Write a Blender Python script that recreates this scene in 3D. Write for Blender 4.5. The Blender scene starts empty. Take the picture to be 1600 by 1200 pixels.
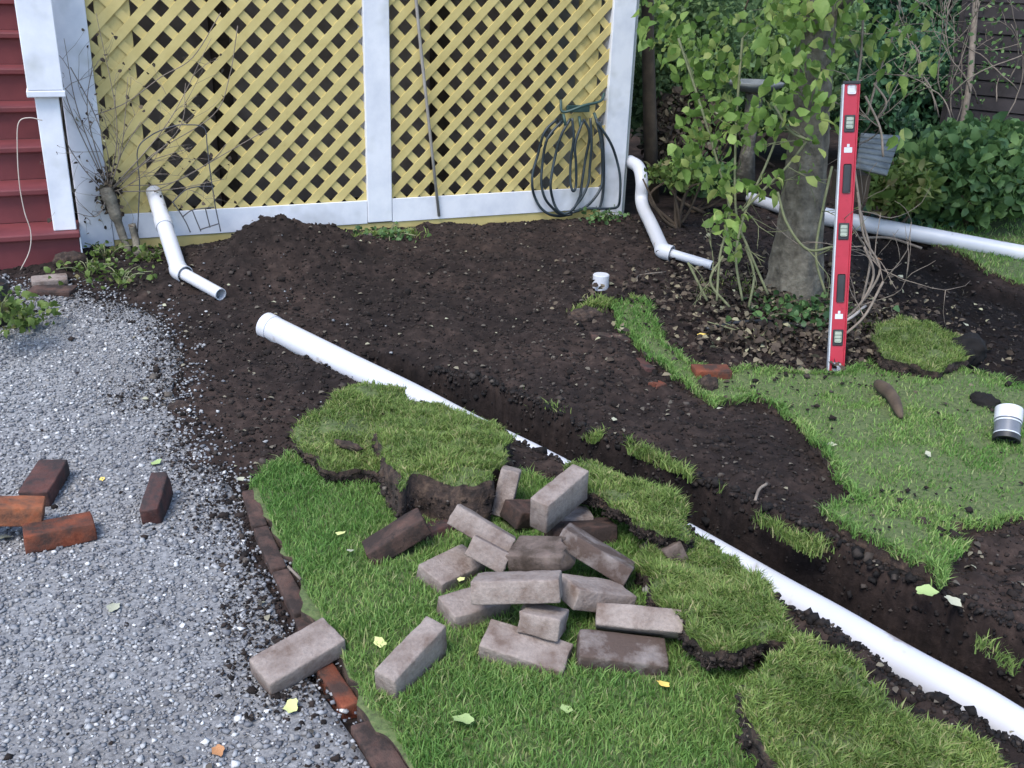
import bpy, bmesh, math, random
import numpy as np
from mathutils import Vector, Matrix

random.seed(7); rng = np.random.default_rng(7)
scn = bpy.context.scene
col = scn.collection

# ------------------------------------------------------------------ camera
CR = np.array([[0.9188978942, -0.3933470912, 0.0300786611],
               [-0.1229544826, -0.3580120657, -0.9255860609],
               [0.3748451082, 0.8468207760, -0.3773403213]])   # rows: right, down, forward
CC = np.array([-1.410366, -5.387483, 1.343314])
FPX = 1565.0
cam = bpy.data.cameras.new('camera'); camo = bpy.data.objects.new('camera', cam); col.objects.link(camo)
cam.sensor_width = 36.0; cam.lens = 36.0 * FPX / 1600.0; cam.clip_start = 0.05; cam.clip_end = 500
M = Matrix(((CR[0][0], -CR[1][0], -CR[2][0], CC[0]), (CR[0][1], -CR[1][1], -CR[2][1], CC[1]),
            (CR[0][2], -CR[1][2], -CR[2][2], CC[2]), (0, 0, 0, 1)))
camo.matrix_world = M
scn.camera = camo

# ------------------------------------------------------------------ light
w = bpy.data.worlds.new('World'); scn.world = w; w.use_nodes = True
nt = w.node_tree; bg = nt.nodes['Background']
sky = nt.nodes.new('ShaderNodeTexSky'); sky.sky_type = 'NISHITA'; sky.sun_disc = False
SUN_EL, SUN_AZ = 58.0, 235.0          # azimuth clockwise from +Y
sky.sun_elevation = math.radians(SUN_EL); sky.sun_rotation = math.radians(SUN_AZ)
sky.air_density = 1.0; sky.dust_density = 1.0; sky.ozone_density = 1.0
nt.links.new(sky.outputs[0], bg.inputs[0]); bg.inputs[1].default_value = 0.15
sl = bpy.data.lights.new('sun', 'SUN'); sl.energy = 1.5; sl.angle = math.radians(25); sl.color = (1.0, 0.96, 0.9)
so = bpy.data.objects.new('sun', sl); col.objects.link(so)
az, el = math.radians(SUN_AZ), math.radians(SUN_EL)
sdir = Vector((math.sin(az) * math.cos(el), math.cos(az) * math.cos(el), math.sin(el)))
so.rotation_euler = sdir.to_track_quat('Z', 'Y').to_euler(); so.location = (0, 0, 6)
scn.view_settings.view_transform = 'Standard'; scn.view_settings.look = 'None'
scn.view_settings.gamma = 1; scn.view_settings.use_curve_mapping = False
scn.view_settings.exposure = 1.3

# ------------------------------------------------------------------ photograph pixel -> place on the site
def G(y):
    u = np.clip((-np.asarray(y, float) - 0.3) / 2.1, 0, 1)
    return -0.165 * u * u * (3 - 2 * u)
def ray(px, py):
    return CR.T @ np.array([(px - 800) / FPX, (py - 600) / FPX, 1.0])
def onz(px, py, z):
    d = ray(px, py); s = (z - CC[2]) / d[2]; return CC + s * d
def gp(px, py, dz=0.0):
    z = 0.0
    for i in range(40):
        P = onz(px, py, z + dz); z = 0.5 * z + 0.5 * float(G(P[1]))
    return P
def onY(px, py, Y=0.0):
    d = ray(px, py); s = (Y - CC[1]) / d[1]; return CC + s * d
def atd(px, py, dep):
    return CC + ray(px, py) * dep
def poly(pts, dz=0.0): return np.array([gp(x, y, dz)[:2] for x, y in pts])

# ------------------------------------------------------------------ noise
_perm = rng.random((256, 256))
def vnoise(x, y, s, seed=0):
    x = np.asarray(x) / s + seed * 17.3 + 500; y = np.asarray(y) / s + seed * 9.1 + 500
    xi = np.floor(x).astype(int); yi = np.floor(y).astype(int); fx = x - xi; fy = y - yi
    fx = fx * fx * (3 - 2 * fx); fy = fy * fy * (3 - 2 * fy)
    g = lambda a, b: _perm[(a) % 256, (b) % 256]
    return (g(xi, yi) * (1 - fx) + g(xi + 1, yi) * fx) * (1 - fy) + (g(xi, yi + 1) * (1 - fx) + g(xi + 1, yi + 1) * fx) * fy - 0.5
def fbm(x, y, s, seed=0, o=3):
    r = 0; a = 1
    for k in range(o):
        r = r + a * vnoise(x, y, s / 2 ** k, seed + k); a *= 0.5
    return r
def inpoly(P, x, y):
    x = np.asarray(x); y = np.asarray(y); r = np.zeros(x.shape, bool); n = len(P); j = n - 1
    for i in range(n):
        xi, yi, xj, yj = P[i][0], P[i][1], P[j][0], P[j][1]
        c = ((yi > y) != (yj > y)) & (x < (xj - xi) * (y - yi) / (yj - yi + 1e-12) + xi)
        r ^= c; j = i
    return r
def dline(P, x, y, closed=False):
    x = np.asarray(x, float); y = np.asarray(y, float); d = np.full(x.shape, 1e9); n = len(P)
    for i in range(n if closed else n - 1):
        a = P[i]; b = P[(i + 1) % n]; ab = b - a
        t = np.clip(((x - a[0]) * ab[0] + (y - a[1]) * ab[1]) / (ab @ ab + 1e-12), 0, 1)
        d = np.minimum(d, np.hypot(x - a[0] - t * ab[0], y - a[1] - t * ab[1]))
    return d
def sd(P, x, y):
    d = dline(P, x, y, True); return np.where(inpoly(P, x, y), d, -d)
def sstep(t, a, b):
    u = np.clip((t - a) / (b - a), 0, 1); return u * u * (3 - 2 * u)

# ------------------------------------------------------------------ materials
def mat(name, rough=0.8):
    m = bpy.data.materials.new(name); m.use_nodes = True
    b = m.node_tree.nodes['Principled BSDF']; b.inputs['Roughness'].default_value = rough
    return m, m.node_tree, b
def N(t, ty, **k):
    n = t.nodes.new(ty)
    for a, v in k.items(): setattr(n, a, v)
    return n
def ramp(t, src, stops):
    r = N(t, 'ShaderNodeValToRGB'); cr = r.color_ramp
    while len(cr.elements) < len(stops): cr.elements.new(0.5)
    for e, (p, c) in zip(cr.elements, stops): e.position = p; e.color = (c[0], c[1], c[2], 1)
    t.links.new(src, r.inputs[0]); return r.outputs[0]
def noise(t, scale, detail=4, rough=0.6, obj=True, dist=0):
    tc = N(t, 'ShaderNodeTexCoord'); n = N(t, 'ShaderNodeTexNoise')
    n.inputs['Scale'].default_value = scale; n.inputs['Detail'].default_value = detail
    n.inputs['Roughness'].default_value = rough; n.inputs['Distortion'].default_value = dist
    t.links.new(tc.outputs['Object' if obj else 'Generated'], n.inputs['Vector']); return n.outputs['Fac']
def mix(t, a, b, f, mode='MIX'):
    m = N(t, 'ShaderNodeMix', data_type='RGBA', blend_type=mode)
    for s, v in ((m.inputs[0], f), (m.inputs[6], a), (m.inputs[7], b)):
        if hasattr(v, 'links') or hasattr(v, 'is_linked'): t.links.new(v, s)
        else: s.default_value = v if isinstance(v, float) else (v[0], v[1], v[2], 1)
    return m.outputs[2]
def bump(t, b, src, strength=0.4, dist=0.01):
    n = N(t, 'ShaderNodeBump'); n.inputs['Strength'].default_value = strength; n.inputs['Distance'].default_value = dist
    t.links.new(src, n.inputs['Height']); t.links.new(n.outputs[0], b.inputs['Normal'])
def mat_noise(name, stops, scale, rough=0.85, bmp=0.4, bd=0.004, detail=6, scale2=None, stops2=None, f2=0.5, spec=0.5):
    m, t, b = mat(name, rough); nf = noise(t, scale, detail); c = ramp(t, nf, stops)
    if scale2:
        c2 = ramp(t, noise(t, scale2, 3), stops2); c = mix(t, c, c2, f2, 'MULTIPLY')
    t.links.new(c, b.inputs['Base Color']); b.inputs['Specular IOR Level'].default_value = spec
    if bmp: bump(t, b, nf, bmp, bd)
    return m
def mat_island(name, stops, rough=0.8, scale=None, stops2=None, trans=0, spec=0.3, bmp=0):
    """each loose piece of a mesh draws its own tone"""
    m, t, b = mat(name, rough); g = N(t, 'ShaderNodeNewGeometry'); c = ramp(t, g.outputs['Random Per Island'], stops)
    if scale:
        nf = noise(t, scale, 3); c = mix(t, c, ramp(t, nf, stops2), 1.0, 'MULTIPLY')
        if bmp: bump(t, b, nf, bmp, 0.003)
    t.links.new(c, b.inputs['Base Color']); b.inputs['Specular IOR Level'].default_value = spec
    if trans:
        tr = N(t, 'ShaderNodeBsdfTranslucent'); t.links.new(c, tr.inputs[0]); mx = N(t, 'ShaderNodeMixShader'); mx.inputs[0].default_value = trans
        t.links.new(b.outputs[0], mx.inputs[1]); t.links.new(tr.outputs[0], mx.inputs[2])
        t.links.new(mx.outputs[0], t.nodes['Material Output'].inputs[0])
    return m
MT = {}
MT['soil'] = mat_noise('soil', [(0.25, (.011, .0078, .0068)), (0.5, (.022, .0155, .0132)), (0.68, (.039, .028, .0235)), (0.85, (.072, .055, .046))], 22, .95, .9, .012, 10, 2.2, [(0.35, (.66, .66, .70)), (0.65, (1, 1, 1))], 1.0, .2)
def darken_dug_soil(m):  # multiplies a darker tone into the soil of the trench and dug hole
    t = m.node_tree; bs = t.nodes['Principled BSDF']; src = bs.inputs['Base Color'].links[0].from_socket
    at = N(t, 'ShaderNodeAttribute'); at.attribute_name = 'dug_dark'; mp = N(t, 'ShaderNodeMapRange'); mp.inputs[3].default_value = 0; mp.inputs[4].default_value = 1
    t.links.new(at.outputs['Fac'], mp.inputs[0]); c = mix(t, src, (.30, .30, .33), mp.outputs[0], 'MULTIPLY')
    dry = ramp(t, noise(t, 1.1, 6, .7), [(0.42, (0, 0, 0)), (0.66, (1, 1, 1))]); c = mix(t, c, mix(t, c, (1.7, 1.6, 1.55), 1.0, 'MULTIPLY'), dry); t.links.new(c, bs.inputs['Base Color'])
darken_dug_soil(MT['soil'])
MT['clod'] = mat_island('soil_clod', [(0, (.010, .007, .006)), (0.5, (.022, .0155, .0132)), (0.86, (.042, .030, .025)), (0.975, (.07, .056, .048)), (1, (.14, .12, .10))], .95, 60, [(0.3, (.6, .6, .6)), (0.7, (1, 1, 1))])
MT['cloddark'] = mat_island('dark_soil_clod', [(0, (.006, .005, .005)), (0.5, (.014, .011, .010)), (0.9, (.028, .021, .018)), (1, (.08, .065, .055))], .85, 60, [(0.3, (.6, .6, .6)), (0.7, (1, 1, 1))])
MT['gravelbed'] = mat_noise('gravel_fines', [(0.3, (.11, .11, .115)), (0.5, (.215, .218, .225)), (0.7, (.33, .33, .335))], 90, .9, .8, .006, 6, 1.6, [(0.3, (.7, .66, .62)), (0.7, (1, 1, 1))], .8)
MT['stone'] = mat_island('gravel_stone', [(0, (.11, .11, .12)), (0.22, (.18, .183, .195)), (0.45, (.25, .255, .267)), (0.6, (.27, .256, .24)), (0.78, (.32, .325, .335)), (0.93, (.41, .41, .405)), (0.975, (.58, .57, .55)), (1, (.74, .73, .71))], .75, 120, [(0.3, (.72, .72, .74)), (0.7, (1, 1, 1))])
MT['thatch'] = mat_noise('turf_thatch', [(0.3, (.045, .05, .022)), (0.5, (.08, .115, .036)), (0.7, (.13, .145, .06))], 70, .95, .8, .01, 8)
MT['rootmat'] = mat_noise('turf_root_mat', [(0.3, (.013, .009, .007)), (0.5, (.035, .022, .017)), (0.66, (.08, .052, .036)), (0.8, (.15, .11, .08))], 38, .95, 1.0, .014, 10)
MT['grass'] = mat_island('grass_blade', [(0, (.12, .20, .055)), (0.35, (.17, .30, .075)), (0.7, (.24, .38, .10)), (0.9, (.33, .42, .14)), (1, (.46, .42, .23))], .6, 3.0, [(0.38, (.62, .78, .66)), (0.6, (1, 1, 1))], .35)
MT['grassdry'] = mat_island('turf_blade', [(0, (.12, .18, .045)), (0.4, (.19, .28, .07)), (0.75, (.28, .37, .10)), (1, (.42, .37, .19))], .6, 5.0, [(0.35, (.6, .68, .6)), (0.65, (1, 1, 1))], .35)
MT['pipe'] = mat_noise('white_pvc', [(0.3, (.50, .51, .56)), (0.7, (.60, .60, .62))], 2.5, .35, .05, .002, 5, 9, [(0.27, (.5, .42, .36)), (0.36, (1, 1, 1))], .8, .5)
MT['white'] = mat_noise('white_paint', [(0.3, (.60, .62, .68)), (0.6, (.74, .75, .79))], 6, .55, .25, .002, 6, 3.5, [(0.28, (.62, .63, .58)), (0.46, (1, 1, 1))], .8)
MT['yellow'] = mat_noise('yellow_paint', [(0.3, (.48, .38, .14)), (0.7, (.60, .49, .20))], 7, .6, .25, .002, 5, 30, [(0.2, (.75, .72, .65)), (0.4, (1, 1, 1))], .5)
MT['red'] = mat_noise('red_stair_paint', [(0.3, (.105, .020, .024)), (0.7, (.165, .034, .038))], 5, .6, .3, .002, 6, 2, [(0.25, (.6, .6, .6)), (0.5, (1, 1, 1))], .8)
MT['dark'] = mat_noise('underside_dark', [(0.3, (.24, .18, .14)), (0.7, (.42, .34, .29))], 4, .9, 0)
MT['lvl_red'] = mat_noise('red_enamel', [(0.3, (.34, .012, .028)), (0.7, (.43, .02, .042))], 9, .4, .1, .002, 6, 22, [(0.25, (.55, .45, .42)), (0.36, (1, 1, 1))], .7)
MT['alu'] = mat_noise('brushed_alloy', [(0.3, (.42, .44, .47)), (0.7, (.58, .6, .62))], 14, .4, .1, .001)
MT['black'] = mat_noise('black_plastic', [(0.3, (.012, .012, .014)), (0.7, (.03, .03, .033))], 12, .5, 0)
MT['vial'] = mat_noise('vial_window', [(0.3, (.26, .30, .24)), (0.7, (.38, .41, .33))], 20, .25, 0)
MT['hose'] = mat_noise('hose_rubber', [(0.3, (.012, .02, .026)), (0.7, (.03, .045, .055))], 10, .45, 0)
MT['teal'] = mat_noise('hanger_paint', [(0.3, (.02, .05, .048)), (0.7, (.04, .085, .075))], 10, .5, .1)
MT['greypipe'] = mat_noise('grey_pvc', [(0.3, (.10, .11, .13)), (0.7, (.16, .17, .2))], 10, .4, .05)
MT['twig'] = mat_noise('bare_twig', [(0.3, (.13, .105, .085)), (0.7, (.25, .205, .165))], 25, .9, .4, .003)
MT['stemgreen'] = mat_noise('green_stem', [(0.3, (.10, .12, .05)), (0.7, (.20, .20, .11))], 25, .8, .3, .003)
MT['bark'] = mat_noise('bark', [(0.3, (.06, .052, .042)), (0.5, (.13, .115, .09)), (0.7, (.22, .20, .16))], 16, .95, 1.0, .02, 10)
MT['wire'] = mat_noise('dark_wire', [(0.3, (.05, .05, .06)), (0.7, (.10, .10, .11))], 12, .6, 0)
MT['poleg'] = mat_noise('grey_pole_paint', [(0.3, (.22, .20, .18)), (0.7, (.34, .32, .29))], 9, .7, .2)
MT['cream'] = mat_noise('cream_cord', [(0.3, (.45, .38, .32)), (0.7, (.58, .5, .44))], 9, .6, .1)
MT['wood'] = mat_noise('weathered_wood', [(0.3, (.10, .11, .11)), (0.7, (.22, .23, .22))], 14, .9, .5, .004)
MT['brownwood'] = mat_noise('brown_wood', [(0.3, (.045, .03, .02)), (0.7, (.10, .07, .045))], 14, .9, .4, .004)
MT['shed'] = mat_noise('dark_siding', [(0.3, (.018, .015, .016)), (0.7, (.04, .033, .036))], 8, .85, .3, .004)
MT['siding'] = mat_noise('pale_siding', [(0.3, (.34, .36, .34)), (0.7, (.46, .47, .45))], 6, .8, .2, .003)
MT['leaf'] = mat_island('vine_leaf', [(0, (.12, .20, .045)), (0.4, (.19, .31, .07)), (0.75, (.28, .40, .10)), (1, (.44, .47, .16))], .5, 14, [(0.3, (.72, .78, .7)), (0.7, (1, 1, 1))], .4)
MT['leafmid'] = mat_island('shrub_leaf', [(0, (.06, .12, .045)), (0.5, (.11, .20, .07)), (1, (.19, .29, .09))], .5, 6, [(0.3, (.6, .7, .7)), (0.7, (1, 1, 1))], .3)
MT['leafsoft'] = mat_island('soft_green_leaf', [(0, (.10, .16, .075)), (0.5, (.16, .25, .11)), (1, (.25, .34, .14))], .6, 5, [(0.3, (.6, .7, .65)), (0.7, (1, 1, 1))], .35)
MT['leafdark'] = mat_island('evergreen_leaf', [(0, (.03, .075, .045)), (0.5, (.06, .14, .07)), (0.9, (.10, .21, .09)), (1, (.16, .27, .11))], .4, 5, [(0.3, (.5, .6, .62)), (0.7, (1, 1, 1))], .2)
MT['leafbright'] = mat_island('weed_leaf', [(0, (.08, .13, .03)), (0.5, (.14, .21, .05)), (0.85, (.22, .28, .08)), (1, (.30, .24, .12))], .5, 16, [(0.3, (.7, .75, .7)), (0.7, (1, 1, 1))], .35)
MT['litter'] = mat_island('leaf_litter', [(0, (.022, .016, .013)), (0.5, (.055, .04, .03)), (0.8, (.11, .085, .06)), (0.95, (.20, .17, .11)), (1, (.36, .35, .22))], .85)
MT['palefleck'] = mat_island('pale_debris', [(0, (.05, .042, .035)), (0.6, (.11, .095, .075)), (0.93, (.22, .20, .14)), (1, (.40, .40, .28))], .85)
def leafcol(name, c, c2=None):
    return mat_noise(name, [(0.3, c), (0.7, c2 or tuple(min(1, v * 1.25) for v in c))], 40, .6, .3, .002)
MT['gl_yel'] = leafcol('pale_yellow_leaf', (.48, .50, .20)); MT['gl_grn'] = leafcol('yellow_green_leaf', (.26, .34, .13))
MT['gl_pale'] = leafcol('pale_leaf', (.33, .33, .24)); MT['gl_brn'] = leafcol('orange_brown_leaf', (.36, .17, .07)); MT['gl_gold'] = leafcol('golden_leaf', (.7, .5, .12))
MT['rubble'] = mat_noise('mortar_rubble', [(0.3, (.16, .15, .14)), (0.6, (.34, .32, .30))], 30, .95, .8, .008)

def brickmat(name, base, edge, dirt, dirtamt=0.35, bscale=60):
    m, t, b = mat(name, .92)
    oi = N(t, 'ShaderNodeObjectInfo')
    tc = N(t, 'ShaderNodeTexCoord'); add = N(t, 'ShaderNodeVectorMath', operation='ADD')
    mul = N(t, 'ShaderNodeVectorMath', operation='SCALE'); comb = N(t, 'ShaderNodeCombineXYZ')
    for i in range(3): t.links.new(oi.outputs['Random'], comb.inputs[i])
    t.links.new(comb.outputs[0], mul.inputs[0]); mul.inputs['Scale'].default_value = 40
    t.links.new(tc.outputs['Object'], add.inputs[0]); t.links.new(mul.outputs[0], add.inputs[1])
    def nz(s, d):
        n = N(t, 'ShaderNodeTexNoise'); n.inputs['Scale'].default_value = s; n.inputs['Detail'].default_value = d; n.inputs['Roughness'].default_value = .65
        t.links.new(add.outputs[0], n.inputs['Vector']); return n.outputs['Fac']
    fine = nz(bscale, 8); big = nz(17, 9); mid = nz(34, 8)
    c = ramp(t, mid, [(0.3, base), (0.62, edge)])
    c = mix(t, c, ramp(t, fine, [(0.35, (.72, .72, .72)), (0.6, (1, 1, 1))]), .8, 'MULTIPLY')
    df = ramp(t, big, [(.5 - .12 + (.5 - dirtamt) * .3, (0, 0, 0)), (.6 + (.5 - dirtamt) * .3, (1, 1, 1))])
    c = mix(t, c, dirt, df)
    t.links.new(c, b.inputs['Base Color']); bump(t, b, fine, .9, .005); b.inputs['Specular IOR Level'].default_value = .25
    return m
MT['paver'] = brickmat('grey_paver', (.25, .205, .182), (.33, .275, .245), (.14, .10, .082), .28, 95)
MT['paverdirty'] = brickmat('stained_paver', (.20, .17, .16), (.34, .30, .28), (.085, .06, .05), .75)
MT['paverdark'] = brickmat('mossy_paver', (.14, .10, .085), (.24, .19, .165), (.065, .048, .038), .6)
MT['bbrown'] = brickmat('brown_brick', (.085, .045, .036), (.15, .09, .072), (.035, .025, .022), .6)
MT['bred'] = brickmat('red_brick', (.15, .04, .022), (.25, .075, .038), (.055, .032, .026), .5)
MT['borange'] = brickmat('orange_brick', (.26, .075, .035), (.38, .14, .065), (.10, .05, .035), .35)
MT['bdark'] = brickmat('dark_red_brick', (.085, .035, .03), (.14, .062, .052), (.04, .03, .03), .5)

# ------------------------------------------------------------------ mesh helpers
def tag(o, label=None, cat=None, group=None, kind=None):
    if label: o['label'] = label
    if cat: o['category'] = cat
    if group: o['group'] = group
    if kind: o['kind'] = kind
    return o
def empty(name, loc=(0, 0, 0)):
    o = bpy.data.objects.new(name, None); col.objects.link(o); o.location = [float(v) for v in loc]; o.empty_display_size = .05
    return o
def link(name, me, m, parent=None, smooth=False):
    o = bpy.data.objects.new(name, me)
    if m is not None and not me.materials: me.materials.append(m)
    if smooth:
        me.polygons.foreach_set('use_smooth', [True] * len(me.polygons))
    col.objects.link(o)
    if parent is not None:
        o.parent = parent; o.matrix_parent_inverse = Matrix.Translation(-Vector(parent.location))
    return o
def npmesh(name, V, F, m, parent=None, smooth=False):
    """V (n,3), F (k,3|4) array or list of such arrays"""
    Fs = F if isinstance(F, list) else [F]
    me = bpy.data.meshes.new(name); V = np.asarray(V, np.float32)
    me.vertices.add(len(V)); me.vertices.foreach_set('co', V.ravel())
    loops = np.concatenate([np.asarray(f, np.int32).ravel() for f in Fs]); cnt = np.concatenate([np.full(len(f), f.shape[1], np.int32) for f in Fs])
    me.loops.add(len(loops)); me.loops.foreach_set('vertex_index', loops)
    me.polygons.add(len(cnt)); st = np.concatenate([[0], np.cumsum(cnt)[:-1]]).astype(np.int32)
    me.polygons.foreach_set('loop_start', st); me.polygons.foreach_set('loop_total', cnt)
    me.update(calc_edges=True)
    return link(name, me, m, parent, smooth)
def frombm(name, bm, m, parent=None, smooth=False):
    me = bpy.data.meshes.new(name); bm.to_mesh(me); bm.free(); return link(name, me, m, parent, smooth)
def box(bm, c, s, R=None, bev=0):
    r = bmesh.ops.create_cube(bm, size=1); vs = r['verts']
    T = Matrix.Translation(Vector([float(v) for v in c])) @ (R.to_4x4() if R is not None else Matrix.Identity(4)) @ Matrix.Diagonal((s[0], s[1], s[2], 1))
    bmesh.ops.transform(bm, matrix=T, verts=vs)
    if bev:
        es = list({e for v in vs for e in v.link_edges}); bmesh.ops.bevel(bm, geom=es, offset=bev, segments=2, affect='EDGES', profile=.5)
def boxo(name, lo, hi, m, parent=None, bev=.002):
    bm = bmesh.new(); lo = np.array(lo, float); hi = np.array(hi, float); box(bm, (lo + hi) / 2, hi - lo, None, bev); return frombm(name, bm, m, parent)
def smoothpath(pts, n=6):
    P = [np.array(p, float) for p in pts]
    if len(P) < 3: return P
    P = [2 * P[0] - P[1]] + P + [2 * P[-1] - P[-2]]; out = []
    for i in range(1, len(P) - 2):
        for k in range(n):
            t = k / n; a, b, c, d = P[i - 1], P[i], P[i + 1], P[i + 2]
            out.append(.5 * ((2 * b) + (-a + c) * t + (2 * a - 5 * b + 4 * c - d) * t * t + (-a + 3 * b - 3 * c + d) * t ** 3))
    out.append(P[-2]); return out
class TB:
    """collects tubes into one mesh"""
    def __init__(s): s.V = []; s.F = []; s.n = 0
    def tube(s, pts, r, n=6, cap=True):
        P = np.array(pts, float); k = len(P); R = np.full(k, r) if np.isscalar(r) else np.array(r, float)
        T = np.gradient(P, axis=0); T /= np.linalg.norm(T, axis=1)[:, None] + 1e-9
        u = np.cross(T[0], [0, 0, 1.0]);
        if np.linalg.norm(u) < .1: u = np.cross(T[0], [1.0, 0, 0])
        a = np.arange(n) * 2 * np.pi / n; base = s.n
        for i in range(k):
            u = u - T[i] * (u @ T[i]); u /= np.linalg.norm(u) + 1e-9; v = np.cross(T[i], u)
            s.V.append(P[i] + R[i] * (np.cos(a)[:, None] * u + np.sin(a)[:, None] * v))
        for i in range(k - 1):
            for j in range(n):
                j2 = (j + 1) % n; s.F.append((base + i * n + j, base + i * n + j2, base + (i + 1) * n + j2, base + (i + 1) * n + j))
        s.n += k * n
        if cap:
            for e, i in ((0, 0), (1, k - 1)):
                s.V.append(P[i][None, :]); ci = s.n; s.n += 1
                for j in range(n):
                    j2 = (j + 1) % n; q = base + i * n
                    s.F.append((ci, q + j2, q + j, q + j) if e == 0 else (ci, q + j, q + j2, q + j2))
    def build(s, name, m, parent=None, smooth=True):
        V = np.concatenate(s.V); F = np.array(s.F); q = F[F[:, 2] != F[:, 3]]; t = F[F[:, 2] == F[:, 3]][:, :3]
        return npmesh(name, V, [x for x in (q, t) if len(x)], m, parent, smooth)
def pipe_mesh(name, pts, r, wall, m, parent=None, n=32):
    """hollow pipe with open ends"""
    P = np.array(pts, float); k = len(P); T = np.gradient(P, axis=0); T /= np.linalg.norm(T, axis=1)[:, None]
    u = np.cross(T[0], [0, 0, 1.0]); u = u / np.linalg.norm(u) if np.linalg.norm(u) > .1 else np.array([1., 0, 0]); a = np.arange(n) * 2 * np.pi / n
    rings = []
    for i in range(k):
        u = u - T[i] * (u @ T[i]); u /= np.linalg.norm(u); v = np.cross(T[i], u); d = np.cos(a)[:, None] * u + np.sin(a)[:, None] * v
        rings.append((P[i] + r * d, P[i] + (r - wall) * d))
    seq = [x[0] for x in rings] + [x[1] for x in rings[::-1]]; V = np.concatenate(seq); K = len(seq); F = []
    for i in range(K):
        i2 = (i + 1) % K
        for j in range(n):
            j2 = (j + 1) % n; F.append((i * n + j, i * n + j2, i2 * n + j2, i2 * n + j))
    o = npmesh(name, V, np.array(F), m, parent, True)
    sh = o.modifiers.new('edges', 'EDGE_SPLIT'); sh.split_angle = math.radians(50)
    return o

def leaves(P, size, normal=None, spread=1.0, aspect=.55, curl=.15, up=0.0, droop=0.0):
    """P (n,3) -> oval folded leaves, 6 vertices / 4 triangles each, as V, F"""
    n = len(P); S = size if not np.isscalar(size) else np.full(n, size)
    d = rng.normal(size=(n, 3)); d[:, 2] = d[:, 2] * spread + up - droop; d /= np.linalg.norm(d, axis=1)[:, None]
    q = rng.normal(size=(n, 3)); q[:, 2] *= .6
    if normal is not None: q = q * .8 + np.array(normal)
    s = np.cross(d, q); s /= np.linalg.norm(s, axis=1)[:, None] + 1e-9; nn = np.cross(s, d)
    S = S[:, None]; wv = s * S * aspect * .5
    V = np.stack([P, P + d * S * .35 + wv + nn * S * curl, P + d * S * .35 - wv + nn * S * curl, P + d * S * .75 + wv * .75 + nn * S * curl * .5,
                  P + d * S * .75 - wv * .75 + nn * S * curl * .5, P + d * S - nn * S * .1], axis=1).reshape(-1, 3)
    b = (np.arange(n) * 6)[:, None]
    F = np.concatenate([b + np.array([[0, 1, 2]]), b + np.array([[1, 3, 2]]), b + np.array([[2, 3, 4]]), b + np.array([[3, 5, 4]])])
    return V, F
def blades(P, h, wd, lean=.5, dirn=None):
    n = len(P); H = h * rng.uniform(.55, 1.3, n)[:, None]; a = rng.uniform(0, 2 * np.pi, n)
    s = np.stack([np.cos(a), np.sin(a), np.zeros(n)], 1) * (wd * rng.uniform(.6, 1.3, n))[:, None]
    b = rng.uniform(0, 2 * np.pi, n); L = (lean * rng.uniform(.1, 1.3, n))
    l = np.stack([np.cos(b) * L, np.sin(b) * L, np.zeros(n)], 1)
    if dirn is not None: l = l + dirn
    z = np.array([0, 0, 1.0]);
    V = np.stack([P - s, P + s, P + H * (z * .6 + l * .35) - s * .8, P + H * (z * .6 + l * .35) + s * .8, P + H * (z * .9 + l)], 1).reshape(-1, 3)
    k = (np.arange(n) * 5)[:, None]
    F = np.concatenate([k + np.array([[0, 1, 3]]), k + np.array([[0, 3, 2]]), k + np.array([[2, 3, 4]])])
    return V, F
_oct = np.array([[1, 0, 0], [-1, 0, 0], [0, 1, 0], [0, -1, 0], [0, 0, 1], [0, 0, -1], ], float)
_octf = np.array([[4, 0, 2], [4, 2, 1], [4, 1, 3], [4, 3, 0], [5, 2, 0], [5, 1, 2], [5, 3, 1], [5, 0, 3]])
_cub = np.array([[x, y, z] for x in (-1, 1) for y in (-1, 1) for z in (-1, 1)], float) * .75
_cubf = np.array([[0, 1, 3, 2], [4, 6, 7, 5], [0, 4, 5, 1], [2, 3, 7, 6], [0, 2, 6, 4], [1, 5, 7, 3]])
def rocks(P, size, cub=True, flat=.7):
    n = len(P); B = _cub if cub else _oct; f = _cubf if cub else _octf
    A = rng.normal(size=(n, 3)); A /= np.linalg.norm(A, axis=1)[:, None]; Bv = rng.normal(size=(n, 3)); Cv = np.cross(A, Bv); Cv /= np.linalg.norm(Cv, axis=1)[:, None]; Bv = np.cross(Cv, A)
    R = np.stack([A, Bv, Cv], 2); sc = size[:, None] * rng.uniform(.55, 1.2, (n, 3))
    L = B[None] * (1 + rng.uniform(-.32, .32, (n, len(B), 3))) * sc[:, None, :]
    V = np.einsum('nij,nkj->nki', R, L); V[:, :, 2] *= flat; V = (V + P[:, None, :]).reshape(-1, 3)
    F = (np.arange(n) * len(B))[:, None, None] + f[None]; return V, F.reshape(-1, f.shape[1])
# ================================================================== TERRAIN
PIPE_T = [(418.7, 488), (550, 552), (640, 595), (737.5, 645.6), (846, 698), (960, 758), (1075, 817), (1210, 892.5), (1300, 941), (1412.5, 1005), (1525, 1065), (1600, 1110), (1700, 1166)]
PIPE_R = 0.053
pipe_pts = []
for x, y in PIPE_T:
    h = float(np.interp(x, [418, 550, 640, 850, 1100, 1300, 1600], [.045, .012, -.025, -.09, -.12, -.11, -.09]))
    P = gp(x, y, h); dep = CR[2] @ (P - CC); pipe_pts.append(gp(x, y + PIPE_R * FPX / dep * 1.12, h))
pipe_pts = np.array(pipe_pts)
near_lip = poly([(585, 600), (644, 613), (700, 642), (775, 672), (831, 691), (900, 723), (1000, 776), (1075, 821), (1109, 848), (1161, 891), (1210, 921), (1292, 973), (1360, 1018), (1412, 1056), (1487, 1104), (1600, 1172), (1800, 1290)])
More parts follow.
